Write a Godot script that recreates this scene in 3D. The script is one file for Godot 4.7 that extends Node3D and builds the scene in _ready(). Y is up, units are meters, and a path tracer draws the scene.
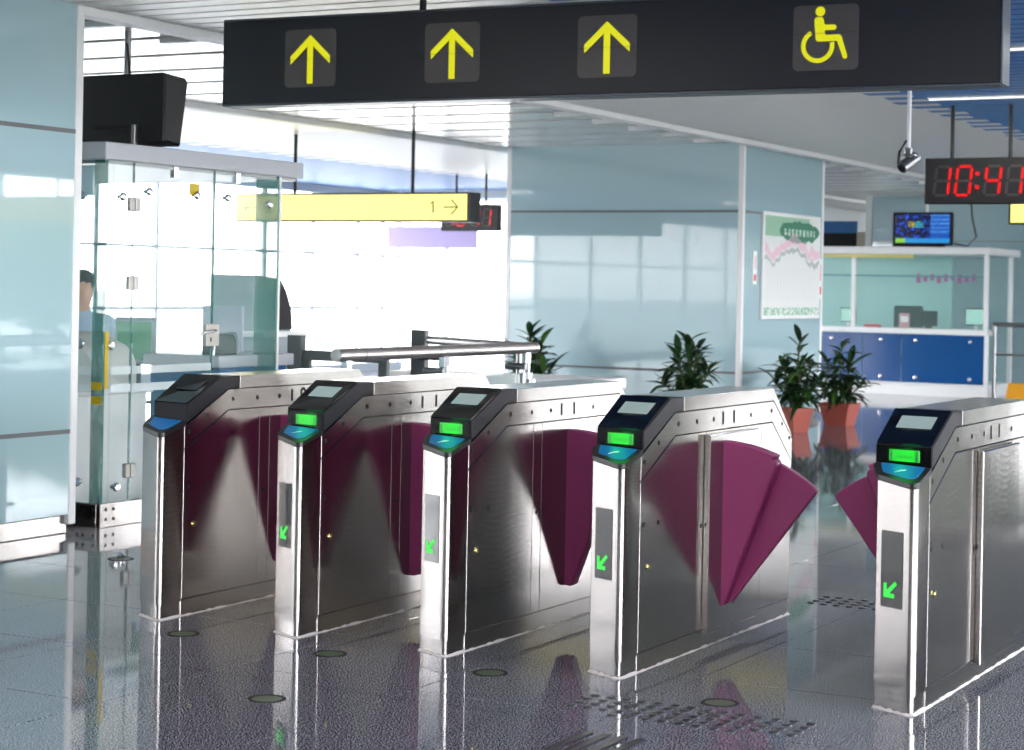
extends Node3D

# ---------------------------------------------------------------- mesh builder
class MB:
	var v := PackedVector3Array()
	var n := PackedVector3Array()
	var uv := PackedVector2Array()
	func tri(a: Vector3, b: Vector3, c: Vector3, ua := Vector2(0, 0), ub := Vector2(1, 0), uc := Vector2(1, 1)) -> void:
		var nn := (b - a).cross(c - a)
		if nn.length_squared() < 1e-16:
			return
		nn = nn.normalized()
		v.append_array([a, c, b])
		n.append_array([nn, nn, nn])
		uv.append_array([ua, uc, ub])
	func trin(a: Vector3, b: Vector3, c: Vector3, na: Vector3, nb: Vector3, nc: Vector3, ua := Vector2(0, 0), ub := Vector2(1, 0), uc := Vector2(1, 1)) -> void:
		v.append_array([a, c, b])
		n.append_array([na, nc, nb])
		uv.append_array([ua, uc, ub])
	# a b c d run counter-clockwise seen from outside; uv: a is lower left
	func quad(a: Vector3, b: Vector3, c: Vector3, d: Vector3) -> void:
		tri(a, b, c, Vector2(0, 1), Vector2(1, 1), Vector2(1, 0))
		tri(a, c, d, Vector2(0, 1), Vector2(1, 0), Vector2(0, 0))
	func box(c: Vector3, s: Vector3, bev := 0.0) -> void:
		var h := s * 0.5
		var b: float = minf(bev, minf(h.x, minf(h.y, h.z)) * 0.95)
		for ax in 3:
			for sg in [-1.0, 1.0]:
				var u := (ax + 1) % 3
				var w := (ax + 2) % 3
				var p := []
				for q in [[-1, -1], [1, -1], [1, 1], [-1, 1]]:
					var e := Vector3.ZERO
					e[ax] = sg * h[ax]
					e[u] = q[0] * sg * (h[u] - b)
					e[w] = q[1] * (h[w] - b)
					p.append(c + e)
				quad(p[0], p[1], p[2], p[3])
		if b <= 0.0:
			return
		for ax in 3:
			var u := (ax + 1) % 3
			var w := (ax + 2) % 3
			for su in [-1.0, 1.0]:
				for sw in [-1.0, 1.0]:
					var p := []
					for q in [[-1, 0], [1, 0], [1, 1], [-1, 1]]:
						var e := Vector3.ZERO
						e[ax] = q[0] * (h[ax] - b)
						e[u] = su * (h[u] if q[1] == 0 else h[u] - b)
						e[w] = sw * (h[w] - b if q[1] == 0 else h[w])
						p.append(c + e)
					flat(p, c)
		for sx in [-1.0, 1.0]:
			for sy in [-1.0, 1.0]:
				for sz in [-1.0, 1.0]:
					var a := c + Vector3(sx * h.x, sy * (h.y - b), sz * (h.z - b))
					var d := c + Vector3(sx * (h.x - b), sy * h.y, sz * (h.z - b))
					var e := c + Vector3(sx * (h.x - b), sy * (h.y - b), sz * h.z)
					if (d - a).cross(e - a).dot(Vector3(sx, sy, sz)) > 0:
						tri(a, d, e)
					else:
						tri(a, e, d)
	func flat(p: Array, c: Vector3) -> void:
		var m: Vector3 = (p[0] + p[1] + p[2] + p[3]) / 4.0
		if (p[1] - p[0]).cross(p[2] - p[0]).dot(m - c) > 0:
			quad(p[0], p[1], p[2], p[3])
		else:
			quad(p[0], p[3], p[2], p[1])
	static func inset(poly: PackedVector2Array, d: float) -> PackedVector2Array:
		var out := PackedVector2Array()
		var k := poly.size()
		for i in k:
			var a := poly[(i + k - 1) % k]
			var b := poly[i]
			var c := poly[(i + 1) % k]
			var e1 := (b - a).normalized()
			var e2 := (c - b).normalized()
			var n1 := Vector2(-e1.y, e1.x)
			var n2 := Vector2(-e2.y, e2.x)
			var m := n1 + n2
			var den := maxf(m.dot(n1), 0.3)
			out.append(b + m * (d / den))
		return out
	# polygon in the xf's xy plane, from z = h0 to z = h1
	func prism(poly_in: PackedVector2Array, h0: float, h1: float, xf := Transform3D(), bev := 0.0, smooth := false) -> void:
		var poly := poly_in.duplicate()
		var area := 0.0
		for i in poly.size():
			area += poly[i].cross(poly[(i + 1) % poly.size()])
		if area < 0:
			poly.reverse()
		var k := poly.size()
		var cap := poly
		if bev > 0:
			cap = inset(poly, bev)
		var idx := Geometry2D.triangulate_polygon(cap)
		for t in range(0, idx.size(), 3):
			var a := cap[idx[t]]
			var b := cap[idx[t + 1]]
			var c := cap[idx[t + 2]]
			if (b - a).cross(c - a) < 0:
				var q := b
				b = c
				c = q
			tri(xf * Vector3(a.x, a.y, h1), xf * Vector3(b.x, b.y, h1), xf * Vector3(c.x, c.y, h1), a, b, c)
			tri(xf * Vector3(a.x, a.y, h0), xf * Vector3(c.x, c.y, h0), xf * Vector3(b.x, b.y, h0), a, c, b)
		var nn := []
		for i in k:
			var e := (poly[(i + 1) % k] - poly[i]).normalized()
			nn.append(Vector2(e.y, -e.x))
		for i in k:
			var j := (i + 1) % k
			var a := poly[i]
			var b := poly[j]
			if smooth and nn[i].dot(nn[(i + k - 1) % k]) + nn[i].dot(nn[j]) > 1.2:
				var na: Vector2 = (nn[i] + nn[(i + k - 1) % k]) if nn[i].dot(nn[(i + k - 1) % k]) > 0.7 else nn[i]
				var nb: Vector2 = (nn[i] + nn[j]) if nn[i].dot(nn[j]) > 0.7 else nn[i]
				var a3 := (xf.basis * Vector3(na.x, na.y, 0)).normalized()
				var b3 := (xf.basis * Vector3(nb.x, nb.y, 0)).normalized()
				var p0 := xf * Vector3(a.x, a.y, h0 + bev)
				var p1 := xf * Vector3(b.x, b.y, h0 + bev)
				var p2 := xf * Vector3(b.x, b.y, h1 - bev)
				var p3 := xf * Vector3(a.x, a.y, h1 - bev)
				trin(p0, p1, p2, a3, b3, b3, Vector2(0, 1), Vector2(1, 1), Vector2(1, 0))
				trin(p0, p2, p3, a3, b3, a3, Vector2(0, 1), Vector2(1, 0), Vector2(0, 0))
			else:
				quad(xf * Vector3(a.x, a.y, h0 + bev), xf * Vector3(b.x, b.y, h0 + bev), xf * Vector3(b.x, b.y, h1 - bev), xf * Vector3(a.x, a.y, h1 - bev))
			if bev > 0:
				var ca := cap[i]
				var cb := cap[j]
				quad(xf * Vector3(a.x, a.y, h1 - bev), xf * Vector3(b.x, b.y, h1 - bev), xf * Vector3(cb.x, cb.y, h1), xf * Vector3(ca.x, ca.y, h1))
				quad(xf * Vector3(ca.x, ca.y, h0), xf * Vector3(cb.x, cb.y, h0), xf * Vector3(b.x, b.y, h0 + bev), xf * Vector3(a.x, a.y, h0 + bev))
	# lathe round y: profile of (radius, height) from bottom to top
	func lathe(prof: Array, sides: int, xf := Transform3D(), sharp := false) -> void:
		for i in prof.size() - 1:
			var p: Vector2 = prof[i]
			var q: Vector2 = prof[i + 1]
			var e := (q - p).normalized()
			var ns := Vector2(e.y, -e.x)
			for s in sides:
				var a0 := TAU * s / sides
				var a1 := TAU * (s + 1) / sides
				var d0 := Vector3(cos(a0), 0, -sin(a0))
				var d1 := Vector3(cos(a1), 0, -sin(a1))
				var n0 := (xf.basis * (d0 * ns.x + Vector3.UP * ns.y)).normalized()
				var n1 := (xf.basis * (d1 * ns.x + Vector3.UP * ns.y)).normalized()
				var A := xf * (d0 * p.x + Vector3.UP * p.y)
				var B := xf * (d1 * p.x + Vector3.UP * p.y)
				var C := xf * (d1 * q.x + Vector3.UP * q.y)
				var D := xf * (d0 * q.x + Vector3.UP * q.y)
				if p.x > 1e-6:
					trin(A, B, C, n0, n1, n1)
				if q.x > 1e-6:
					trin(A, C, D, n0, n1, n0)
	func tube(pts: Array, r: float, sides := 10, caps := true) -> void:
		var fr := []
		for i in pts.size():
			var t: Vector3
			if i == 0:
				t = pts[1] - pts[0]
			elif i == pts.size() - 1:
				t = pts[i] - pts[i - 1]
			else:
				t = (pts[i + 1] - pts[i]).normalized() + (pts[i] - pts[i - 1]).normalized()
			t = t.normalized()
			var u := t.cross(Vector3.UP if absf(t.y) < 0.9 else Vector3.RIGHT).normalized()
			var w := t.cross(u).normalized()
			fr.append([pts[i], u, w, t])
		for i in pts.size() - 1:
			for s in sides:
				var a0 := TAU * s / sides
				var a1 := TAU * (s + 1) / sides
				var n00: Vector3 = fr[i][1] * cos(a0) + fr[i][2] * sin(a0)
				var n01: Vector3 = fr[i][1] * cos(a1) + fr[i][2] * sin(a1)
				var n10: Vector3 = fr[i + 1][1] * cos(a0) + fr[i + 1][2] * sin(a0)
				var n11: Vector3 = fr[i + 1][1] * cos(a1) + fr[i + 1][2] * sin(a1)
				var p0: Vector3 = fr[i][0]
				var p1: Vector3 = fr[i + 1][0]
				trin(p0 + n00 * r, p0 + n01 * r, p1 + n11 * r, n00, n01, n11)
				trin(p0 + n00 * r, p1 + n11 * r, p1 + n10 * r, n00, n11, n10)
		if caps:
			for e in [[0, -1.0], [pts.size() - 1, 1.0]]:
				var f = fr[e[0]]
				for s in sides:
					var a0 := TAU * s / sides
					var a1 := TAU * (s + 1) / sides
					var q0: Vector3 = f[0] + (f[1] * cos(a0) + f[2] * sin(a0)) * r
					var q1: Vector3 = f[0] + (f[1] * cos(a1) + f[2] * sin(a1)) * r
					if e[1] > 0:
						tri(f[0], q0, q1)
					else:
						tri(f[0], q1, q0)
	func mesh() -> ArrayMesh:
		var arr := []
		arr.resize(Mesh.ARRAY_MAX)
		arr[Mesh.ARRAY_VERTEX] = v
		arr[Mesh.ARRAY_NORMAL] = n
		arr[Mesh.ARRAY_TEX_UV] = uv
		var m := ArrayMesh.new()
		m.add_surface_from_arrays(Mesh.PRIMITIVE_TRIANGLES, arr)
		return m

# ---------------------------------------------------------------- helpers
var M := {}
var used := {}
var cache := {}

func numbered(called: String) -> String:
	if not used.has(called):
		used[called] = 0
		return called
	used[called] += 1
	return "%s_%03d" % [called, used[called]]

func thing(called: String, label: String, category: String, at := Vector3.ZERO, turn := 0.0, group := "") -> Node3D:
	var o := Node3D.new()
	o.name = numbered(called)
	add_child(o)
	o.position = at
	o.rotation.y = turn
	meta(o, label, category, group)
	return o

func meta(o: Node, label: String, category: String, group := "") -> void:
	o.set_meta("label", label)
	o.set_meta("category", category)
	if group != "":
		o.set_meta("group", group)

func part(parent: Node, called: String, m: Mesh, mat: Material, at := Vector3.ZERO, basis := Basis()) -> MeshInstance3D:
	var o := MeshInstance3D.new()
	o.name = called
	o.mesh = m
	o.material_override = null
	o.set_surface_override_material(0, mat)
	o.transform = Transform3D(basis, at)
	parent.add_child(o, true)
	return o

func single(called: String, m: Mesh, mat: Material, label: String, category: String, at := Vector3.ZERO, group := "") -> MeshInstance3D:
	var o := part(self, numbered(called), m, mat, at)
	meta(o, label, category, group)
	return o

func struct(called: String, m: Mesh, mat: Material, at := Vector3.ZERO, parent: Node = self) -> MeshInstance3D:
	var o := part(parent, called, m, mat, at)
	o.set_meta("kind", "structure")
	return o

func struct_node(called: String) -> Node3D:
	var o := Node3D.new()
	o.name = called
	o.set_meta("kind", "structure")
	add_child(o)
	return o

func bm(s: Vector3, bev := 0.0, at := Vector3.ZERO) -> ArrayMesh:
	var key := "b%v%f%v" % [s, bev, at]
	if not cache.has(key):
		var b := MB.new()
		b.box(at, s, bev)
		cache[key] = b.mesh()
	return cache[key]

# box given by its two corners
func bb(parent: Node, called: String, lo: Vector3, hi: Vector3, mat: Material, bev := 0.0) -> MeshInstance3D:
	return part(parent, called, bm(hi - lo, bev), mat, (lo + hi) / 2.0)

func std(col: Color, rough := 0.5, metal := 0.0) -> StandardMaterial3D:
	var m := StandardMaterial3D.new()
	m.albedo_color = col
	m.roughness = rough
	m.metallic = metal
	return m

func glow(col: Color, energy: float, base := Color(0.02, 0.02, 0.02)) -> StandardMaterial3D:
	var m := std(base, 0.4)
	m.emission_enabled = true
	m.emission = col
	m.emission_energy_multiplier = energy / EXPO
	return m

func glass(tint: Color, alpha: float) -> StandardMaterial3D:
	var m := std(Color(tint.r, tint.g, tint.b, alpha), 0.0)
	m.transparency = BaseMaterial3D.TRANSPARENCY_ALPHA
	return m

func noise_tex(freq: float, lo: Color, mid: Color, hi: Color, size := 512, type := FastNoiseLite.TYPE_SIMPLEX_SMOOTH, octaves := 3, sd := 1) -> NoiseTexture2D:
	var f := FastNoiseLite.new()
	f.seed = sd
	f.noise_type = type
	f.frequency = freq
	f.fractal_octaves = octaves
	var t := NoiseTexture2D.new()
	t.width = size
	t.height = size
	t.seamless = true
	t.noise = f
	var g := Gradient.new()
	g.offsets = PackedFloat32Array([0.36, 0.5, 0.64])
	g.colors = PackedColorArray([lo, mid, hi])
	t.color_ramp = g
	return t

func arc(c: Vector2, r: float, a0: float, a1: float, k: int) -> Array:
	var out := []
	for i in k + 1:
		var a := deg_to_rad(lerpf(a0, a1, float(i) / k))
		out.append(c + Vector2(cos(a), sin(a)) * r)
	return out

func rrect(w: float, h: float, r: float, k := 4) -> PackedVector2Array:
	var p := PackedVector2Array()
	for q in [[w / 2 - r, -h / 2 + r, -90], [w / 2 - r, h / 2 - r, 0], [-w / 2 + r, h / 2 - r, 90], [-w / 2 + r, -h / 2 + r, 180]]:
		for e in arc(Vector2(q[0], q[1]), r, q[2], q[2] + 90, k):
			p.append(e)
	return p

func pm(poly: PackedVector2Array, h0: float, h1: float, xf := Transform3D(), bev := 0.0, smooth := false) -> ArrayMesh:
	var b := MB.new()
	b.prism(poly, h0, h1, xf, bev, smooth)
	return b.mesh()

func tm(pts: Array, r: float, sides := 10) -> ArrayMesh:
	var b := MB.new()
	b.tube(pts, r, sides)
	return b.mesh()

func lm(prof: Array, sides: int, xf := Transform3D()) -> ArrayMesh:
	var b := MB.new()
	b.lathe(prof, sides, xf)
	return b.mesh()

# profile given as (along -z, up); the extrusion runs along +x from x0 to x1
func side_xf() -> Transform3D:
	return Transform3D(Basis(Vector3(0, 0, -1), Vector3(0, 1, 0), Vector3(1, 0, 0)), Vector3.ZERO)

# ---------------------------------------------------------------- scene
const CEIL := 2.885
const EXPO := 15.5
const LAMP_E := 0.13

func _ready() -> void:
	seed(7)
	camera_and_light()
	materials()
	setting()
	columns_clad()
	gates()
	overhead_sign()
	staff_booth()
	service_counter()
	hanging_things()
	railings()
	plants()
	floor_things()
	outdoors()

func camera_and_light() -> void:
	var cam := Camera3D.new()
	cam.name = "camera"
	var f := 1939.0
	var yaw := deg_to_rad(28.78)
	var roll := deg_to_rad(1.092)
	var v0 := 285.5 - 375.0
	var fwd := Vector3(-sin(yaw), 0, -cos(yaw))
	var right := Vector3(cos(yaw), 0, -sin(yaw))
	var x := right * cos(roll) + Vector3.UP * sin(roll)
	var y := Vector3.UP * cos(roll) - right * sin(roll)
	var at := CameraAttributesPhysical.new()
	at.frustum_focal_length = 70.0
	at.exposure_aperture = 5.6
	at.frustum_focus_distance = 7.6
	at.frustum_near = 0.1
	at.frustum_far = 400.0
	cam.attributes = at
	add_child(cam)
	var near := 0.1
	cam.set_frustum(750.0 / f * near, Vector2(v0 * sin(roll), v0 * cos(roll)) / f * near, near, 400.0)
	cam.transform = Transform3D(Basis(x, y, -fwd), Vector3(0, 1.4, 0))
	cam.current = true

	var sky_mat := ProceduralSkyMaterial.new()
	sky_mat.sky_top_color = Color(0.95, 0.97, 1.0)
	sky_mat.sky_horizon_color = Color(1.0, 1.0, 1.0)
	sky_mat.ground_horizon_color = Color(0.9, 0.9, 0.9)
	sky_mat.ground_bottom_color = Color(0.6, 0.6, 0.6)
	sky_mat.sky_energy_multiplier = 1.0
	var sky := Sky.new()
	sky.sky_material = sky_mat
	var env := Environment.new()
	env.background_mode = Environment.BG_SKY
	env.sky = sky
	env.tonemap_mode = Environment.TONE_MAPPER_LINEAR
	env.tonemap_exposure = EXPO
	env.sdfgi_enabled = true
	env.ssao_enabled = true
	env.ssil_enabled = true
	var we := WorldEnvironment.new()
	we.name = "world"
	we.environment = env
	add_child(we)

func materials() -> void:
	# polished speckled granite
	var gr := std(Color(1, 1, 1), 0.05)
	gr.albedo_texture = noise_tex(0.14, Color(0.05, 0.05, 0.065), Color(0.29, 0.295, 0.33), Color(0.68, 0.69, 0.73), 1024, FastNoiseLite.TYPE_SIMPLEX, 2, 11)
	gr.uv1_triplanar = true
	gr.uv1_world_triplanar = true
	gr.uv1_scale = Vector3(0.8, 0.8, 0.8)
	M.granite = gr
	M.joint = std(Color(0.16, 0.16, 0.17), 0.6)
	# brushed stainless steel
	var st := std(Color(0.63, 0.61, 0.6), 0.19, 1.0)
	var br := FastNoiseLite.new()
	br.seed = 3
	br.frequency = 0.02
	var rt := noise_tex(0.01, Color(0.75, 0.75, 0.75), Color(0.9, 0.9, 0.9), Color(1, 1, 1), 256, FastNoiseLite.TYPE_SIMPLEX_SMOOTH, 4, 5)
	st.roughness_texture = rt
	st.uv1_triplanar = true
	st.uv1_scale = Vector3(3, 40, 3)
	M.steel = st
	M.chrome = std(Color(0.85, 0.85, 0.87), 0.12, 1.0)
	M.rail = std(Color(0.76, 0.73, 0.72), 0.36, 1.0)
	M.fitting = std(Color(0.62, 0.6, 0.58), 0.3, 0.6)
	M.steel_dull = std(Color(0.6, 0.6, 0.61), 0.35, 1.0)
	M.gap = std(Color(0.05, 0.05, 0.05), 0.8)
	M.black_plastic = std(Color(0.16, 0.16, 0.175), 0.5)
	M.black_plastic.metallic_specular = 0.25
	M.black_gloss = std(Color(0.035, 0.035, 0.045), 0.06)
	M.black_matte = std(Color(0.07, 0.07, 0.08), 0.55)
	M.sign_black = std(Color(0.12, 0.125, 0.15), 0.45)
	M.sign_edge = std(Color(0.36, 0.38, 0.41), 0.35, 0.6)
	M.led_board = std(Color(0.33, 0.31, 0.31), 0.5)
	M.bolt = std(Color(0.03, 0.03, 0.035), 0.75)
	M.brass = std(Color(0.85, 0.78, 0.5), 0.2, 1.0)
	M.sealant = std(Color(0.86, 0.83, 0.82), 0.7)
	M.maroon = std(Color(0.62, 0.23, 0.44), 0.42)
	M.maroon_edge = std(Color(0.36, 0.1, 0.22), 0.45)
	M.reader_blue = std(Color(0.02, 0.4, 0.66), 0.4)
	M.tray_black = std(Color(0.09, 0.09, 0.1), 0.35)
	M.reader_icon = std(Color(0.75, 0.88, 0.9), 0.3)
	M.lcd = glow(Color(0.72, 0.82, 0.82), 0.45, Color(0.3, 0.34, 0.34))
	M.lcd_off = std(Color(0.055, 0.055, 0.065), 0.1)
	M.green_led = glow(Color(0.0, 0.95, 0.15), 0.9, Color(0.0, 0.02, 0.0))
	M.green_slit = std(Color(0.02, 0.3, 0.06), 0.4)
	M.green_arrow = glow(Color(0.05, 1.0, 0.22), 1.0)
	M.yellow_led = glow(Color(0.93, 0.93, 0.05), 0.85)
	# wall cladding: back-painted glass
	var cl := std(Color(0.66, 0.77, 0.8), 0.03)
	M.clad = cl
	cl.metallic_specular = 0.62
	M.joint_strip = std(Color(0.42, 0.43, 0.44), 0.5)
	M.white_metal = std(Color(0.95, 0.95, 0.95), 0.4)
	M.white_gloss = std(Color(0.83, 0.82, 0.81), 0.16)
	M.slat = std(Color(0.96, 0.94, 0.92), 0.35)
	M.slat_blue = std(Color(0.27, 0.52, 0.79), 0.4)
	M.plenum = std(Color(0.42, 0.41, 0.41), 0.9)
	M.plaster = std(Color(0.8, 0.82, 0.83), 0.8)
	M.frame_white = std(Color(0.94, 0.95, 0.95), 0.4)
	M.pane = glass(Color(0.9, 1.0, 0.97), 0.03)
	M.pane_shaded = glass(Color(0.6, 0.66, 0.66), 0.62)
	M.pane_tinted = glass(Color(0.55, 0.62, 0.62), 0.93)
	M.stud = std(Color(0.22, 0.22, 0.24), 0.3, 0.4)
	M.booth_glass = glass(Color(0.7, 0.9, 0.87), 0.07)
	M.booth_glass.metallic_specular = 0.17
	M.glass_edge = glass(Color(0.1, 0.5, 0.45), 0.55)
	M.frost = std(Color(0.93, 0.97, 0.97, 0.6), 0.5)
	M.frost.transparency = BaseMaterial3D.TRANSPARENCY_ALPHA
	M.roof_grey = std(Color(0.72, 0.73, 0.76), 0.35)
	M.tape_yellow = std(Color(0.8, 0.68, 0.1), 0.4)
	M.blue_panel = std(Color(0.03, 0.29, 0.54), 0.12)
	M.concrete = std(Color(0.62, 0.62, 0.6), 0.9)
	M.yellow_sign = glow(Color(1.0, 0.96, 0.54), 1.4, Color(0.5, 0.45, 0.1))
	M.sign_ink = std(Color(0.16, 0.15, 0.05), 0.5)
	M.sign_faint = std(Color(0.85, 0.78, 0.15), 0.5)
	M.red_led = glow(Color(1.0, 0.02, 0.06), 1.0)
	M.seg_off = std(Color(0.22, 0.2, 0.2), 0.5)
	M.terracotta = std(Color(0.66, 0.32, 0.27), 0.6)
	M.soil = std(Color(0.16, 0.12, 0.09), 0.95)
	M.stem = std(Color(0.3, 0.34, 0.2), 0.7)
	M.leaf = std(Color(0.13, 0.26, 0.12), 0.35)
	M.leaf_dark = std(Color(0.085, 0.18, 0.09), 0.35)
	M.leaf_light = std(Color(0.25, 0.4, 0.16), 0.4)
	M.lamp_face = glow(Color(1, 0.99, 0.96), 1.3, Color(0.8, 0.8, 0.8))
	M.skin = std(Color(0.78, 0.6, 0.5), 0.6)

# ---------------------------------------------------------------- setting
func window_wall(called: String, from: Vector3, to: Vector3, pitch: float, sill: float, rails: Array, mull := 0.06, head := CEIL - 0.12, pane_mat: Material = null) -> Node3D:
	# vertical window wall running from -> to on the floor; its own axes: x along, z across
	var n := struct_node(called)
	var d := to - from
	var len := d.length()
	n.transform = Transform3D(Basis(d.normalized(), Vector3.UP, d.normalized().cross(Vector3.UP)), from)
	if sill > 0.02:
		bb(n, "sill_wall", Vector3(0, -0.02, -0.1), Vector3(len, sill, 0.1), M.plaster)
	bb(n, "head_beam", Vector3(0, head, -0.1), Vector3(len, CEIL + 0.35, 0.1), M.plaster)
	var k := int(round(len / pitch))
	var step := len / k
	var post := bm(Vector3(mull, head - sill + 0.02, mull), 0.004)
	for i in k + 1:
		part(n, "mullion", post, M.frame_white, Vector3(i * step, (head + sill) / 2, 0))
	var levels := [sill] + rails + [head]
	var rail := bm(Vector3(len, 0.045, 0.04), 0.004)
	for r in rails:
		part(n, "transom", rail, M.frame_white, Vector3(len / 2, r, 0))
	for j in levels.size() - 1:
		var pane := MB.new()
		var w := step - mull
		var h: float = levels[j + 1] - levels[j] - 0.04
		pane.quad(Vector3(-w / 2, -h / 2, 0), Vector3(w / 2, -h / 2, 0), Vector3(w / 2, h / 2, 0), Vector3(-w / 2, h / 2, 0))
		var pmesh := pane.mesh()
		for i in k:
			part(n, "pane", pmesh, M.pane if pane_mat == null else pane_mat, Vector3((i + 0.5) * step, (levels[j] + levels[j + 1]) / 2, 0))
	return n

func setting() -> void:
	# floor: slabs of granite with narrow joints
	var fl := struct("floor", bm(Vector3(24, 0.2, 60)), M.joint, Vector3(-6.0, -0.104, -20))
	var T := 0.75
	var tile := MB.new()
	tile.box(Vector3.ZERO, Vector3(T - 0.004, 0.03, T - 0.004), 0.0012)
	var tmesh := tile.mesh()
	var rest := MB.new()
	var many := 0
	for iz in range(-4, 58):
		for ix in range(-21, 16):
			var x := -2.75 + T * (ix + 0.5)
			var z := -7.2 + T * 4 - T * (iz + 0.5) + 0.0
			if x < -17.0 or x > 4.5:
				continue
			var p := Vector3(x, -0.015, z)
			if z < -3.9 and z > -18.0 and x > -8.6 and x < 0.0 and x > z * 0.95 - 2.2 and x < z * 0.22 + 1.2 and many < 280:
				part(fl, "floor_tile", tmesh, M.granite, p - fl.position)
				many += 1
			else:
				rest.box(p - fl.position, Vector3(T - 0.004, 0.03, T - 0.004))
	part(fl, "far_floor_tiles", rest.mesh(), M.granite).set_meta("kind", "stuff")

	# ceiling: slab, then open aluminium slats and wide panels under it
	var ce := struct("ceiling", bm(Vector3(24, 0.25, 60)), M.plenum, Vector3(-6.0, CEIL + 0.32, -20))
	var o := ce.position
	var count := 0
	var extra := MB.new()
	var extra_blue := MB.new()
	# wide panels over the row of columns
	var wide := MB.new()
	wide.box(Vector3.ZERO, Vector3(2.82, 0.03, 0.64), 0.006)
	var wmesh := wide.mesh()
	for k in range(-14, 48):
		var z := -9.41 - 0.745 * k - 0.372
		if z > 6 or z < -44:
			continue
		var p := Vector3(-8.76, CEIL + 0.015, z) - o
		if z < -6 and z > -27:
			part(ce, "ceiling_panel", wmesh, M.white_gloss, p)
			var sl := bm(Vector3(0.34, 0.035, 0.06), 0.002)
			part(ce, "panel_clip", sl, M.white_metal, Vector3(-7.5, CEIL - 0.02, z + 0.372) - o)
		else:
			extra.box(p, Vector3(2.82, 0.03, 0.64))
	# narrow slats, white towards the columns and blue further out
	var pitch := 0.185
	var wslat := 0.155
	var rng := RandomNumberGenerator.new()
	rng.seed = 5
	for k in 260:
		var z := 5.0 - pitch * k
		if z < -43:
			break
		var cut: float = -4.6 + (0.16 if k % 2 == 0 else -0.1) + rng.randf_range(-0.05, 0.05)
		var cut2: float = -13.35 + (0.2 if k % 2 == 0 else -0.1)
		var zones := [[-7.2, cut, false], [cut, 3.6, true], [-17.0, cut2, true], [cut2, -10.36, false]]
		for q in zones:
			var cx: float = (q[0] + q[1]) / 2
			var sz := Vector3(q[1] - q[0] - 0.012, 0.028, wslat)
			var p := Vector3(cx, CEIL + 0.014, z) - o
			var near_view: bool = z < -7.5 and ((q[0] > -8 and z > -21.0) or (q[0] < -8 and z < -16 and z > -22))
			if near_view and count < 290:
				part(ce, "ceiling_slat", bm(sz, 0.003), M.slat_blue if q[2] else M.slat, p)
				count += 1
			elif q[2]:
				extra_blue.box(p, sz)
			else:
				extra.box(p, sz)
	part(ce, "far_slats", extra.mesh(), M.slat).set_meta("kind", "stuff")
	part(ce, "far_blue_slats", extra_blue.mesh(), M.slat_blue).set_meta("kind", "stuff")
	for q in LAMPS:
		strip_lamp(Vector3(q[0], CEIL - 0.012, q[1]))
	var tn := 0
	for x in [-7.27, -10.28]:
		tn += 1
		var t := struct_node("trim_%d" % tn)
		bb(t, "trim_rail", Vector3(x - 0.06, CEIL - 0.045, -44), Vector3(x - 0.01, CEIL + 0.06, 6), M.white_metal, 0.004)
		bb(t, "trim_rail", Vector3(x + 0.01, CEIL - 0.045, -44), Vector3(x + 0.05, CEIL + 0.06, 6), M.white_metal, 0.004)

	# window walls
	window_wall("wall_left", Vector3(-17, 0, -27), Vector3(-17, 0, -4.7), 1.24, 0.12, [1.0, 1.84], 0.06)
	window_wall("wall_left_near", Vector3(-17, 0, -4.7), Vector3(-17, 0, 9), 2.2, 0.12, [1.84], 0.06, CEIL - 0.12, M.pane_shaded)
	window_wall("wall_right", Vector3(4.2, 0, 9), Vector3(4.2, 0, -25.5), 1.5, 0.12, [2.42])
	struct("wall_right_end", bm(Vector3(0.2, CEIL + 0.3, 3.6)), M.plaster, Vector3(4.2, (CEIL + 0.3) / 2, -27.3))
	window_wall("wall_back", Vector3(-17, 0, 9), Vector3(4.2, 0, 9), 2.1, 1.1, [], 0.06, 2.27, M.pane_tinted)
	window_wall("wall_far_left", Vector3(-10.9, 0, -26.5), Vector3(-17, 0, -26.5), 1.22, 0.0, [1.56], 0.06)
	struct("wall_far_right", bm(Vector3(7.2, CEIL + 0.3, 0.2)), M.clad, Vector3(-6.05, (CEIL + 0.3) / 2, -29.1))
	window_wall("wall_far_corner", Vector3(4.2, 0, -29.1), Vector3(-2.45, 0, -29.1), 1.6, 0.12, [2.42])
	bb(get_node("wall_far_right"), "corner_trim", Vector3(-3.66, -1.6, 0.02), Vector3(-3.56, 1.4, 0.14), M.white_metal, 0.004)
	bb(get_node("wall_far_right"), "panel_joint", Vector3(-3.56, 0.6, 0.098), Vector3(3.58, 0.615, 0.104), M.steel_dull)
	struct("wall_passage", bm(Vector3(0.2, CEIL + 0.3, 16.0)), M.plaster, Vector3(-11.6, (CEIL + 0.3) / 2, -34.5))
	struct("wall_passage_end", bm(Vector3(6, 2.2, 0.2)), M.plaster, Vector3(-9, 1.1, -43))
	var pe := get_node("wall_passage_end")
	bb(pe, "dark_opening", Vector3(-2.0, 0.2, 0.1), Vector3(2.4, 1.0, 0.13), M.black_matte)

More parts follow.
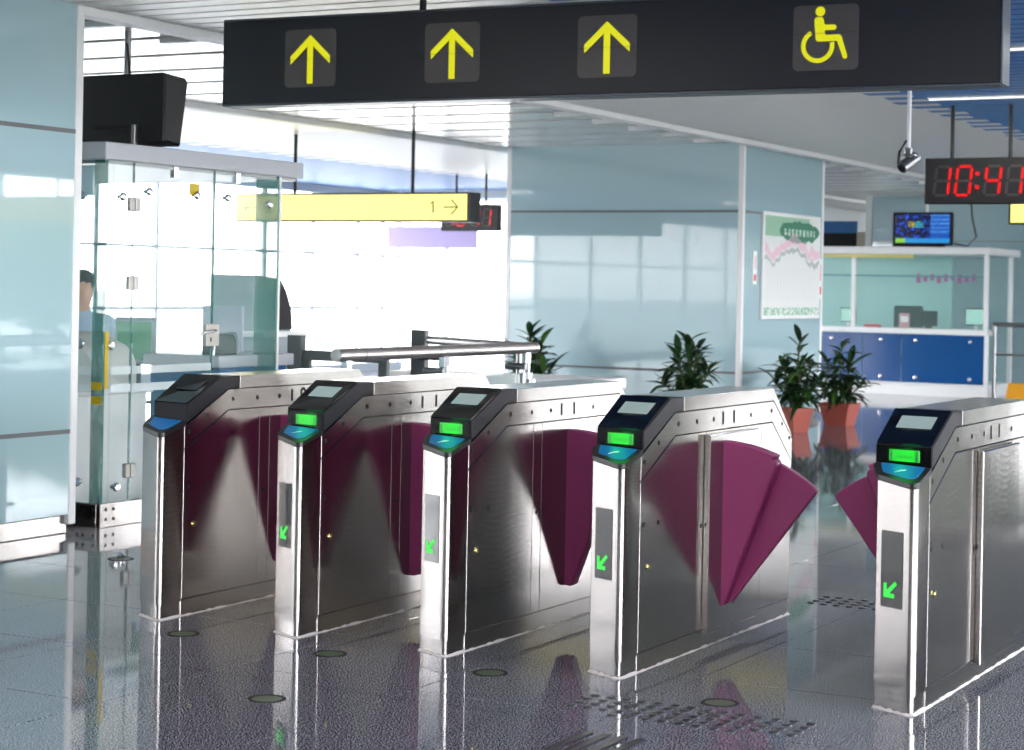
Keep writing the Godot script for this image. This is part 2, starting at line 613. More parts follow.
# white strip lamps set among the slats
const LAMPS := [[-3.6, -14.4], [-2.6, -11.6], [-2.6, -17.4], [-2.6, -20.4], [-5.0, -6.4], [-2.0, -6.4], [-5.0, -3.0], [-2.0, -3.0], [-5.0, 0.5], [-2.0, 0.5], [-5.0, 4.0], [-2.0, 4.0], [1.5, -14.4], [1.5, -10.0], [1.5, -6.0], [-12.0, -6.0], [-12.0, -2.0], [-12.0, 2.0], [-15.0, -14.0], [-15.0, -18.0], [-15.0, -10.0], [-8.8, -34.0]]
func strip_lamp(at: Vector3) -> void:
	var t := thing("strip_lamp", ("white strip lamp among the blue slats above the hanging clock" if absf(at.x + 3.6) < 0.01 else ("white strip lamp in the blue ceiling by the long sign's right end" if absf(at.z + 11.6) < 0.01 else "white strip lamp in the ceiling outside the picture")), "lamp", at, 0.0, "ceiling strip lamps")
	bb(t, "housing", Vector3(-0.75, 0.0, -0.035), Vector3(0.75, 0.04, 0.035), M.white_metal, 0.004)
	bb(t, "diffuser", Vector3(-0.74, -0.008, -0.03), Vector3(0.74, 0.0, 0.03), M.lamp_face)
	var l := AreaLight3D.new()
	l.name = "lamp_light"
	l.area_size = Vector2(1.48, 0.06)
	l.light_color = Color(1.0, 0.98, 0.95)
	l.light_energy = LAMP_E
	l.area_range = 60.0
	l.shadow_enabled = true
	t.add_child(l)
	l.position = Vector3(0, -0.012, 0)
	l.rotation.x = -PI / 2

# ---------------------------------------------------------------- clad columns
func clad_column(lo: Vector3, hi: Vector3, label: String) -> Node3D:
	var c := (lo + hi) / 2
	var t := thing("clad_column", label, "column", Vector3(c.x, 0, c.z))
	var hx := (hi.x - lo.x) / 2
	var hz := (hi.z - lo.z) / 2
	var g := 0.006
	bb(t, "core", Vector3(-hx + 0.05, 0.0, -hz + 0.05), Vector3(hx - 0.05, CEIL + 0.15, hz - 0.05), M.gap)
	bb(t, "plinth", Vector3(-hx + 0.03, 0.0, -hz + 0.03), Vector3(hx - 0.03, 0.1, hz - 0.03), M.steel, 0.004)
	var rows := [[0.105, 0.555], [0.563, 2.19], [2.198, CEIL + 0.02]]
	for r in rows:
		for s in [-1.0, 1.0]:
			bb(t, "cladding_panel", Vector3(-hx + 0.05, r[0], s * hz - 0.012 - 0.012 * s), Vector3(hx - 0.05, r[1], s * hz + 0.012 - 0.012 * s), M.clad, 0.002)
			bb(t, "cladding_panel", Vector3(s * hx - 0.012 - 0.012 * s, r[0], -hz + 0.05), Vector3(s * hx + 0.012 - 0.012 * s, r[1], hz - 0.05), M.clad, 0.002)
	for y in [0.559, 2.194]:
		for s in [-1.0, 1.0]:
			bb(t, "joint_strip", Vector3(-hx + 0.05, y - 0.012, s * (hz - 0.001) - 0.004), Vector3(hx - 0.05, y + 0.012, s * (hz - 0.001) + 0.004), M.joint_strip)
			bb(t, "joint_strip", Vector3(s * (hx - 0.001) - 0.004, y - 0.012, -hz + 0.05), Vector3(s * (hx - 0.001) + 0.004, y + 0.012, hz - 0.05), M.joint_strip)
	for sx in [-1.0, 1.0]:
		for sz in [-1.0, 1.0]:
			bb(t, "corner_trim", Vector3(sx * hx - 0.028 - 0.022 * sx, 0.05, sz * hz - 0.028 - 0.022 * sz), Vector3(sx * hx + 0.028 - 0.022 * sx, CEIL + 0.1, sz * hz + 0.028 - 0.022 * sz), M.white_metal, 0.006)
	return t

func columns_clad() -> void:
	clad_column(Vector3(-10.12, 0, -20.62), Vector3(-7.4, 0, -18.24), "large pale teal glass-clad column standing behind the ticket gates")
	clad_column(Vector3(-9.9, 0, -8.16), Vector3(-7.2, 0, -6.1), "teal glass-clad column cut by the left edge, beside the glass booth")
	notices()

func notices() -> void:
	# framed map on the right face of the column
	var x := -7.4
	var t := thing("framed_map", "white framed map poster with green heading on the column", "poster", Vector3(x, 1.66, -19.6))
	bb(t, "frame", Vector3(0, -0.56, -0.86), Vector3(0.03, 0.56, 0.86), M.white_metal, 0.006)
	var im := Image.create(192, 128, false, Image.FORMAT_RGB8)
	var fn := FastNoiseLite.new()
	fn.seed = 4
	fn.frequency = 0.03
	for py in 128:
		for px in 192:
			var u := px / 192.0
			var v := py / 128.0
			var c := Color(0.93, 0.94, 0.93)
			var wob := fn.get_noise_2d(px, py * 0.3) * 0.12
			if v < 0.2 and u < 0.8:
				c = Color(0.62, 0.8, 0.68)
			var e := pow((u - 0.62) / 0.37, 2) + pow((v - 0.14 + wob * 0.3) / 0.11, 2)
			if e < 1.0:
				c = Color(0.16, 0.5, 0.38)
				if absf(v - 0.145) < 0.035 and u > 0.33 and u < 0.9 and fmod(px * 1.0, 13.0) < 8.0 and fn.get_noise_2d(px * 9, py * 9) > -0.15:
					c = Color(0.85, 0.93, 0.88)
			var ridge := 0.3 + wob + 0.06 * sin(u * 9.0)
			if absf(v - ridge) < 0.045:
				c = c.lerp(Color(0.97, 0.72, 0.82), 0.6)
			if absf(v - ridge - 0.09) < 0.02:
				c = c.lerp(Color(0.6, 0.62, 0.64), 0.6)
			if v > 0.5 and v < 0.85 and px % 11 == 0:
				c = c.lerp(Color(0.75, 0.76, 0.77), 0.5)
			if v > 0.92 and fn.get_noise_2d(px * 4, py * 6) > 0.0:
				c = Color(0.5, 0.74, 0.6)
			im.set_pixel(px, py, c)
	var pmat := std(Color.WHITE, 0.6)
	pmat.albedo_texture = ImageTexture.create_from_image(im)
	var q := MB.new()
	q.quad(Vector3(0.032, -0.52, 0.82), Vector3(0.032, -0.52, -0.82), Vector3(0.032, 0.52, -0.82), Vector3(0.032, 0.52, 0.82))
	part(t, "map_sheet", q.mesh(), pmat)
	var rows := [[-18.57, 1.63, 0.05, 0.17, "small red and white notice at the near side of the framed map"], [-20.52, 1.54, 0.05, 0.22, "small red and white notice at the far side of the framed map"]]
	for r in rows:
		var nt := thing("wall_notice", r[4], "notice", Vector3(x, r[1], r[0]), 0.0, "notices beside the map")
		bb(nt, "board", Vector3(0, -r[3], -r[2]), Vector3(0.012, r[3], r[2]), M.white_metal, 0.002)
		bb(nt, "red_square", Vector3(0.012, -r[3] * 0.8, -r[2] * 0.7), Vector3(0.014, -r[3] * 0.4, r[2] * 0.7), std(Color(0.85, 0.3, 0.32), 0.4))
		bb(nt, "red_stroke", Vector3(0.012, -r[3] * 0.1, -r[2] * 0.3), Vector3(0.014, r[3] * 0.7, r[2] * 0.15), std(Color(0.9, 0.55, 0.58), 0.4))

# ---------------------------------------------------------------- ticket gates
const GW := 0.21
const BW := 0.172
const SK := 0.2
const SKT := 0.03

func P2(a: Array) -> PackedVector2Array:
	var p := PackedVector2Array()
	for i in range(0, a.size(), 2):
		p.append(Vector2(a[i], a[i + 1]))
	return p

func plan_xf(y := 0.0) -> Transform3D:
	return Transform3D(Basis(Vector3(1, 0, 0), Vector3(0, 0, -1), Vector3(0, 1, 0)), Vector3(0, y, 0))

func nose_plan(back: float, grow := 0.0, left := BW - 0.004) -> PackedVector2Array:
	# seen from above, (x, depth); the rounded corner is at the lane on the right
	var p := PackedVector2Array()
	p.append(Vector2(grow, back))
	p.append(Vector2(-left - grow, back + (0.03 if left > BW else 0.0)))
	p.append(Vector2(-left - grow, 0.145))
	p.append(Vector2(-0.163 - grow, 0.075 - grow * 0.5))
	p.append(Vector2(-0.157, 0.0655 - grow))
	p.append(Vector2(-0.1525, 0.0633 - grow))
	p.append(Vector2(-0.0335, 0.0044 - grow))
	for e in arc(Vector2(-0.02, 0.02), 0.02 + grow, -116, 0, 10):
		p.append(e)
	return p

func tray_y(d: float) -> float:
	return 0.769 + 0.28 * d

# a prism over a plan whose top follows the tray's slope
func sloped(plan: PackedVector2Array, y0: float, drop: float, y_rel := false) -> ArrayMesh:
	var b := MB.new()
	var k := plan.size()
	var area := 0.0
	for i in k:
		area += plan[i].cross(plan[(i + 1) % k])
	var poly := plan.duplicate()
	if area < 0:
		poly.reverse()
	var idx := Geometry2D.triangulate_polygon(poly)
	var top := func(q: Vector2) -> Vector3: return Vector3(q.x, tray_y(q.y) - drop, -q.y)
	var low := func(q: Vector2) -> Vector3: return Vector3(q.x, (tray_y(q.y) - drop - y0) if y_rel else y0, -q.y)
	for t in range(0, idx.size(), 3):
		var p := [poly[idx[t]], poly[idx[t + 1]], poly[idx[t + 2]]]
		if (p[1] - p[0]).cross(p[2] - p[0]) < 0:
			p = [p[0], p[2], p[1]]
		b.tri(top.call(p[0]), top.call(p[1]), top.call(p[2]))
		b.tri(low.call(p[0]), low.call(p[2]), low.call(p[1]))
	var nn := []
	for i in k:
		var e := (poly[(i + 1) % k] - poly[i]).normalized()
		nn.append(Vector3(e.y, 0, e.x))
	for i in k:
		var j := (i + 1) % k
		var h := (i + k - 1) % k
		var na: Vector3 = (nn[i] + nn[h]).normalized() if nn[i].dot(nn[h]) > 0.95 else nn[i]
		var nb: Vector3 = (nn[i] + nn[j]).normalized() if nn[i].dot(nn[j]) > 0.95 else nn[i]
		var a: Vector3 = low.call(poly[i])
		var c: Vector3 = low.call(poly[j])
		var d: Vector3 = top.call(poly[j])
		var f: Vector3 = top.call(poly[i])
		b.trin(a, c, d, na, nb, nb)
		b.trin(a, d, f, na, nb, na)
	return b.mesh()

func gate(x: float, lit: bool, wide_right: bool, wide_left: bool, flap_d: float, label: String) -> void:
	var t := thing("ticket_gate", label, "ticket gate", Vector3(x, 0, -6.265), 0.0, "row of ticket gates")
	var sx := side_xf()
	var first := not cache.has("gate_core")
	if first:
		cache["gate_core"] = pm(P2([0.15, 0.03, 1.665, 0.03, 1.665, 0.74, 1.44, 0.95, 0.44, 0.95, 0.15, 0.78]), -BW + 0.009, -0.009, sx)
		cache["gate_cover"] = pm(P2([0.517, 0.935, 1.455, 0.935, 1.68, 0.767, 1.68, 0.772, 1.452, 0.988, 0.517, 0.988]), -GW - 0.001, 0.001, sx, 0.0012)
		cache["gate_head"] = skew(pm(P2([0.158, 0.8035, 0.436, 0.9345, 0.515, 0.9345, 0.515, 0.988, 0.392, 0.988, 0.158, 0.878]), -GW - 0.001, 0.001, sx, 0.003))
		cache["gate_band"] = pm(P2([0.141, 0.787, 0.141, 0.697, 0.439, 0.846, 1.446, 0.846, 1.676, 0.668, 1.68, 0.668, 1.68, 0.762, 1.457, 0.931, 0.436, 0.931]), 0.0, 0.01, sx, 0.0012)
		cache["gate_panel_a"] = pm(P2([0.141, 0.073, 0.66, 0.073, 0.66, 0.842, 0.44, 0.842, 0.141, 0.692]), 0.0, 0.01, sx, 0.0012)
		cache["gate_panel_b"] = pm(P2([0.664, 0.073, 0.735, 0.073, 0.735, 0.842, 0.664, 0.842]), 0.0, 0.01, sx, 0.0012)
		cache["gate_panel_c"] = pm(P2([0.739, 0.073, 1.236, 0.073, 1.236, 0.842, 0.739, 0.842]), 0.0, 0.01, sx, 0.0012)
		cache["gate_panel_d"] = pm(P2([1.24, 0.073, 1.325, 0.073, 1.325, 0.842, 1.24, 0.842]), 0.0, 0.01, sx, 0.0012)
		cache["gate_panel_e"] = pm(P2([1.329, 0.073, 1.676, 0.073, 1.676, 0.664, 1.444, 0.842, 1.329, 0.842]), 0.0, 0.01, sx, 0.0012)
		cache["gate_plinth_side"] = bm(Vector3(BW - 0.004, 0.07, 1.53), 0.002)
		cache["gate_back"] = bm(Vector3(BW - 0.004, 0.695, 0.008), 0.002)
		cache["gate_front"] = sloped(nose_plan(0.137), 0.062, 0.02)
		cache["gate_foot"] = pm(nose_plan(0.137, -0.006), 0.0, 0.06, plan_xf(), 0.0, true)
		cache["gate_tray"] = sloped(nose_plan(0.15, 0.002, GW - 0.012), 0.018, 0.0, true)
		var bl := PackedVector2Array()
		for e in [Vector2(-0.02, 0.146), Vector2(-0.176, 0.17), Vector2(-0.178, 0.16), Vector2(-0.148, 0.09), Vector2(-0.062, 0.043), Vector2(-0.044, 0.037), Vector2(-0.03, 0.043), Vector2(-0.02, 0.058)]:
			bl.append(e)
		cache["gate_blue"] = sloped(bl, 0.004, -0.002, true)
		cache["gate_bolt"] = lm([Vector2(0, -0.002), Vector2(0.0095, -0.002), Vector2(0.0095, 0.001), Vector2(0.006, 0.0015), Vector2(0, 0.0015)], 8, Transform3D(Basis(Vector3(0, 0, 1), Vector3(1, 0, 0), Vector3(0, 1, 0)), Vector3.ZERO))
		cache["gate_slot"] = bm(Vector3(0.003, 0.05, 0.012))
		cache["gate_lock"] = lm([Vector2(0.013, -0.004), Vector2(0.013, 0.004), Vector2(0.01, 0.007), Vector2(0.004, 0.007), Vector2(0.004, 0.005), Vector2(0, 0.005)], 12, Transform3D(Basis(Vector3(0, 0, 1), Vector3(1, 0, 0), Vector3(0, 1, 0)), Vector3.ZERO))
		var sl := MB.new()
		var rng := RandomNumberGenerator.new()
		rng.seed = 9
		# hand-run bead of sealant round the foot
		var ring := [Vector2(0.0, 1.68)]
		for i in 60:
			ring.append(Vector2(0.0, 1.68 - (i + 1) * 0.0275))
		for e in arc(Vector2(-0.02, 0.02), 0.02, 0, -116, 5):
			ring.append(e)
		for i in 8:
			ring.append(Vector2(-0.029, 0.002).lerp(Vector2(-0.163, 0.07), (i + 1) / 8.0))
		var prev := 0.008
		for i in ring.size() - 1:
			var w0 := prev
			var w1: float = 0.003 + 0.006 * rng.randf()
			prev = w1
			var a := Vector3(ring[i].x, 0, -ring[i].y)
			var c := Vector3(ring[i + 1].x, 0, -ring[i + 1].y)
			var dir := (c - a).normalized()
			var out := -dir.cross(Vector3.UP)
			sl.quad(c + out * w1, a + out * w0, a - out * 0.006 + Vector3.UP * (w0 * 1.3), c - out * 0.006 + Vector3.UP * (w1 * 1.3))
		cache["gate_sealant"] = sl.mesh()
		# flap leaves, in x (out of the gate) and y
		var l1 := PackedVector2Array([Vector2(-0.02, 0.17), Vector2(0.0, 0.15), Vector2(0.022, 0.148), Vector2(0.035, 0.155)])
		for e in arc(Vector2(0.228, 0.722), 0.02, -25, 70, 5):
			l1.append(e)
		for e in arc(Vector2(0.0, 0.15), 0.652, 68, 91, 8):
			l1.append(e)
		l1.append(Vector2(-0.02, 0.8))
		cache["flap_1"] = pm(l1, -0.03, 0.03, Transform3D(), 0.006)
		var l2 := PackedVector2Array([Vector2(0.02, 0.17), Vector2(0.04, 0.152)])
		for e in arc(Vector2(0.375, 0.62), 0.014, -35, 55, 4):
			l2.append(e)
		for e in arc(Vector2(0.0, 0.15), 0.618, 52, 72, 7):
			l2.append(e)
		cache["flap_2"] = pm(l2, -0.014, 0.014, Transform3D(), 0.004)
		# small cursor for contactless card on the reader
		var ic := MB.new()
		for q in [[-0.094, 0.1, 0.022, 0.006], [-0.1, 0.09, 0.026, 0.007], [-0.106, 0.082, 0.016, 0.006]]:
			var a := Vector2(q[0], q[1])
			var p := PackedVector2Array([a, a + Vector2(q[2], q[3] * 1.6), a + Vector2(q[2] - 0.004, q[3] * 2.6), a + Vector2(-0.004, q[3] * 1.1)])
			var top := []
			for e in p:
				top.append(Vector3(e.x, tray_y(e.y) + 0.0032, -e.y))
			ic.quad(top[0], top[1], top[2], top[3])
		cache["gate_icon"] = ic.mesh()
		cache["gate_housing"] = pm(P2([0.722, 0.055, 1.235, 0.055, 1.235, 0.832, 0.722, 0.832]), 0.0, 0.026, sx, 0.004)
		# arrow pointing down and to the left
		var ar := MB.new()
		var A := PackedVector2Array([Vector2(0.022, 0.03), Vector2(0.031, 0.021), Vector2(-0.004, -0.013), Vector2(0.018, -0.013), Vector2(0.018, -0.027), Vector2(-0.03, -0.027), Vector2(-0.03, 0.021), Vector2(-0.016, 0.021), Vector2(-0.016, -0.003)])
		ar.prism(A, 0.0, 0.0008)
		cache["gate_arrow"] = ar.mesh()
	part(t, "core", cache["gate_core"], M.gap)
	part(t, "top_cover", cache["gate_cover"], M.steel)
	part(t, "reader_head", cache["gate_head"], M.black_plastic)
	part(t, "front_post", cache["gate_front"], M.steel)
	part(t, "foot", cache["gate_foot"], M.steel)
	part(t, "plinth", cache["gate_plinth_side"], M.steel, Vector3(-BW / 2, 0.035, -0.137 - 0.765))
	part(t, "back_panel", cache["gate_back"], M.steel, Vector3(-BW / 2, 0.415, -1.676))
	part(t, "sealant", cache["gate_sealant"], M.sealant)
	for s in 2:
		var at := Vector3(-0.01 if s == 0 else -BW, 0, 0)
		part(t, "shoulder_band", cache["gate_band"], M.steel, at)
		for nm in ["a", "b", "c", "d", "e"]:
			part(t, "side_panel", cache["gate_panel_" + nm], M.steel, at)
	# tray with blue reader plate
	var tray := part(t, "reader_tray", cache["gate_tray"], M.tray_black)
	part(tray, "reader_plate", cache["gate_blue"], M.reader_blue)
	if lit:
		part(tray, "card_icon", cache["gate_icon"], M.reader_icon)
	# sloped glass face with its display
	var head := t.get_node("reader_head")
	var c00 := Vector3(-GW + 0.004, 0.8805, -0.158 - SK * (GW - 0.004) + 0.001)
	var c10 := Vector3(-0.004, 0.8805, -0.158 + 0.0)
	var c11 := Vector3(-0.004, 0.9885, -0.389)
	var c01 := Vector3(-GW + 0.004, 0.9885, -0.389 - SKT * GW)
	var up := ((c11 + c01) / 2 - (c00 + c10) / 2)
	var along_face := (c10 - c00)
	var nrm := along_face.cross(up).normalized()
	if not cache.has("gate_glass"):
		var gq := MB.new()
		gq.quad(c00 + nrm * 0.005, c10 + nrm * 0.005, c11 + nrm * 0.005, c01 + nrm * 0.005)
		gq.quad(c00, c10, c10 + nrm * 0.005, c00 + nrm * 0.005)
		gq.quad(c10, c11, c11 + nrm * 0.005, c10 + nrm * 0.005)
		gq.quad(c01, c00, c00 + nrm * 0.005, c01 + nrm * 0.005)
		gq.quad(c11, c01, c01 + nrm * 0.005, c11 + nrm * 0.005)
		cache["gate_glass"] = gq.mesh()
		var dq := MB.new()
		var pt := func(u: float, w: float) -> Vector3: return c00.lerp(c10, u).lerp(c01.lerp(c11, u), w) + nrm * 0.0062
		dq.quad(pt.call(0.2, 0.44), pt.call(0.84, 0.44), pt.call(0.84, 0.79), pt.call(0.2, 0.79))
		cache["gate_lcd"] = dq.mesh()
		var fq := MB.new()
		var l0 := Vector3(-GW + 0.004, 0.8, -0.158 - SK * (GW - 0.004) + 0.0025)
		var l1 := Vector3(-0.004, 0.8, -0.158 + 0.0025)
		fq.quad(l0, l1, l1 + Vector3(0, 0.077, 0), l0 + Vector3(0, 0.077, 0))
		cache["gate_head_front"] = fq.mesh()
	part(head, "face_glass", cache["gate_glass"], M.black_gloss)
	part(head, "display", cache["gate_lcd"], M.lcd if lit else M.lcd_off)
	part(head, "head_front", cache["gate_head_front"], M.black_gloss if lit else M.black_plastic)
	if lit:
		# lit ticket slot in the upright front of the head
		var slot := part(head, "ticket_slot", bm(Vector3(0.116, 0.04, 0.006), 0.0015), M.green_led, Vector3(-GW / 2 + 0.004, 0.845, -0.158 - SK * GW / 2 + 0.004), Basis(Vector3.UP, -atan(SK)))
		part(slot, "slot_slit", bm(Vector3(0.06, 0.004, 0.002)), M.green_slit, Vector3(0.004, -0.004, 0.0022))
		for e in [-1.0, 1.0]:
			part(slot, "slot_guide", bm(Vector3(0.012, 0.036, 0.004), 0.001), std(Color(0.1, 0.5, 0.2), 0.3), Vector3(e * 0.048, -0.002, 0.0026))
		var gl := OmniLight3D.new()
		gl.name = "slot_light"
		gl.light_color = Color(0.1, 1.0, 0.3)
		gl.light_energy = 0.00022
		gl.light_size = 0.04
		gl.omni_range = 40.0
		gl.omni_attenuation = 2.0
		gl.shadow_enabled = true
		head.add_child(gl)
		gl.position = Vector3(-GW / 2, 0.845, -0.158)
		# dark indicator panel on the slanted front
		var p0 := Vector3(-0.0288, 0, -0.002)
		var p1 := Vector3(-0.157, 0, -0.0655)
		var along := (p0 - p1).normalized()
		var out := along.cross(Vector3.UP)
		var fbb := Basis(along, Vector3.UP, out)
		var mid := (p0 + p1) / 2
		var ip := part(t, "indicator_panel", pm(rrect(0.098, 0.256, 0.003), 0.0, 0.0015), M.black_gloss, mid + Vector3(0, 0.475, 0) + out * 0.0002, fbb)
		part(ip, "arrow", cache["gate_arrow"], M.green_arrow, Vector3(-0.004, -0.068, 0.002))
	# bolts, slots and lock on the right side
	var bolts := [[0.169, 0.765], [0.293, 0.828], [0.467, 0.889], [0.644, 0.889], [0.809, 0.889], [1.434, 0.892], [1.559, 0.831], [1.646, 0.766], [0.171, 0.537], [0.3, 0.534], [0.7, 0.48], [1.2, 0.886]]
	for s in 2:
		for b in bolts:
			if s == 1 and b[1] < 0.6:
				continue
			part(t, "bolt", cache["gate_bolt"], M.bolt, Vector3(0.0, b[1], -b[0]) if s == 0 else Vector3(-BW, b[1], -b[0]), Basis() if s == 0 else Basis(Vector3.UP, PI))
		for d in [0.905, 1.02]:
			if not lit and d > 1.0:
				part(t, "sensor_ring", lm([Vector2(0.011, -0.002), Vector2(0.02, -0.002), Vector2(0.02, 0.002), Vector2(0.011, 0.002)], 14, Transform3D(Basis(Vector3(0, 0, 1), Vector3(1, 0, 0), Vector3(0, 1, 0)), Vector3.ZERO)), M.bolt, Vector3(0.0 if s == 0 else -BW, 0.9, -0.99))
				continue
			part(t, "sensor_slot", cache["gate_slot"], M.bolt, Vector3(0.0 if s == 0 else -BW, 0.889, -d))
	part(t, "lock", cache["gate_lock"], M.brass, Vector3(0, 0.379, -0.212))
	# flap leaves that reach into the lanes
	for s in [1.0, -1.0]:
		var wd: bool = wide_right if s > 0 else wide_left
		var xb := 0.0 if s > 0 else -BW
		var dep: float = flap_d if s > 0 else (0.76 if wide_left else 0.85)
		if wd and s > 0:
			part(t, "sensor_housing", cache["gate_housing"], M.steel, Vector3(-0.001 if s > 0 else -BW - 0.025, 0, 0))
		if dep == 0.0:
			continue
		part(t, "flap", cache["flap_1"] if s > 0 else flap_mirror("flap_1"), M.maroon, Vector3(xb, 0, -dep))
		if wd:
			part(t, "flap_wing", cache["flap_2"] if s > 0 else flap_mirror("flap_2"), M.maroon, Vector3(xb, 0, -dep - 0.046))

# the lower front of the head falls back towards its left side
func skew(src: ArrayMesh) -> ArrayMesh:
	var a := src.surface_get_arrays(0)
	var v: PackedVector3Array = a[Mesh.ARRAY_VERTEX]
	for i in v.size():
		if v[i].z > -0.25:
			v[i].z += v[i].x * SK
		elif v[i].z > -0.42:
			v[i].z += v[i].x * SKT
	a[Mesh.ARRAY_VERTEX] = v
	var r := ArrayMesh.new()
	r.add_surface_from_arrays(Mesh.PRIMITIVE_TRIANGLES, a)
	return r

func flap_mirror(key: String) -> ArrayMesh:
	var k2 := key + "_m"
	if not cache.has(k2):
		var src: ArrayMesh = cache[key]
		var a := src.surface_get_arrays(0)
		var v: PackedVector3Array = a[Mesh.ARRAY_VERTEX]
		var n: PackedVector3Array = a[Mesh.ARRAY_NORMAL]
		for i in v.size():
			v[i].x = -v[i].x
			n[i].x = -n[i].x
		for i in range(0, v.size(), 3):
			var q := v[i]
			v[i] = v[i + 1]
			v[i + 1] = q
			var m := n[i]
			n[i] = n[i + 1]
			n[i + 1] = m
		a[Mesh.ARRAY_VERTEX] = v
		a[Mesh.ARRAY_NORMAL] = n
		var r := ArrayMesh.new()
		r.add_surface_from_arrays(Mesh.PRIMITIVE_TRIANGLES, a)
		cache[k2] = r
	return cache[k2]

func gates() -> void:
	gate(-5.065, false, false, false, 0.85, "steel ticket gate with an unlit dark screen, leftmost of the row")
	gate(-4.378, true, false, false, 0.85, "steel ticket gate with green slot, next to the unlit gate")
	gate(-3.70, true, false, false, 0.99, "steel ticket gate with green slot in the middle of the row")
	gate(-2.976, true, true, false, 0.885, "steel ticket gate with a wide spread maroon flap on its right side")
	gate(-1.904, true, true, true, 0.0, "steel ticket gate at the right edge, nearest of the row")

# ---------------------------------------------------------------- overhead sign
func overhead_sign() -> void:
	var t := thing("direction_sign", "long black overhead sign with yellow arrows and a wheelchair symbol", "sign", Vector3(-6.456, 2.35, -8.434), deg_to_rad(2.855))
	var L := 4.176
	var H := 0.446
	bb(t, "face", Vector3(0.0, 0.0, -0.14), Vector3(L, H, 0.0), M.sign_black, 0.003)
	bb(t, "end_frame", Vector3(L, -0.008, -0.145), Vector3(L + 0.012, H + 0.004, 0.004), M.sign_edge, 0.003)
	bb(t, "bottom_frame", Vector3(0.0, -0.012, -0.142), Vector3(L, 0.0, -0.002), M.sign_edge, 0.002)
	bb(t, "top_frame", Vector3(0.0, H, -0.142), Vector3(L, H + 0.012, -0.002), M.sign_edge, 0.002)
	for x in [1.19, 3.1]:
		part(t, "hanger", tm([Vector3(x, H, -0.07), Vector3(x, CEIL - 2.35 + 0.15, -0.07)], 0.018, 10), M.black_matte)
	var centers := [0.557, 1.404, 2.262]
	var board := pm(rrect(0.315, 0.305, 0.025), 0.0, 0.004)
	var ar := PackedVector2Array([Vector2(0, 0.122), Vector2(0.122, 0.01), Vector2(0.12, -0.03), Vector2(0.017, 0.064), Vector2(0.017, -0.135), Vector2(-0.017, -0.135), Vector2(-0.017, 0.064), Vector2(-0.12, -0.03), Vector2(-0.122, 0.01)])
	var am := pm(ar, 0.0, 0.003)
	for c in centers:
		var b := part(t, "led_panel", board, M.led_board, Vector3(c, 0.232, 0.0))
		part(b, "arrow", am, M.yellow_led, Vector3(0, 0, 0.004))
		part(b, "module_joint", bm(Vector3(0.3, 0.002, 0.002)), M.sign_black, Vector3(0, -0.006, 0.0072))
	var w := part(t, "led_panel", board, M.led_board, Vector3(3.368, 0.232, 0.0))
	# wheelchair symbol
	var sym := MB.new()
	var head := PackedVector2Array(arc(Vector2(-0.027, 0.122), 0.023, 0, 342, 18))
	sym.prism(head, 0.0, 0.003)
	sym.prism(PackedVector2Array([Vector2(-0.055, 0.085), Vector2(-0.044, 0.096), Vector2(-0.02, 0.096), Vector2(-0.01, 0.085), Vector2(-0.006, 0.06), Vector2(0.045, 0.058), Vector2(0.052, 0.046), Vector2(0.045, 0.034), Vector2(-0.004, 0.034), Vector2(-0.002, 0.012), Vector2(0.066, 0.012), Vector2(0.076, 0.004), Vector2(0.106, -0.09), Vector2(0.1, -0.102), Vector2(0.086, -0.1), Vector2(0.055, -0.018), Vector2(-0.04, -0.018), Vector2(-0.047, -0.008)]), 0.0, 0.003)
	var ring := PackedVector2Array()
	for e in arc(Vector2(-0.037, -0.038), 0.08, 118, 372, 30):
		ring.append(e)
	for e in arc(Vector2(-0.037, -0.038), 0.059, 372, 118, 30):
		ring.append(e)
	sym.prism(ring, 0.0, 0.0028)
	part(w, "wheelchair_symbol", sym.mesh(), M.yellow_led, Vector3(0, 0, 0.004))
	part(w, "module_joint", bm(Vector3(0.3, 0.002, 0.002)), M.sign_black, Vector3(0, 0.02, 0.0072))

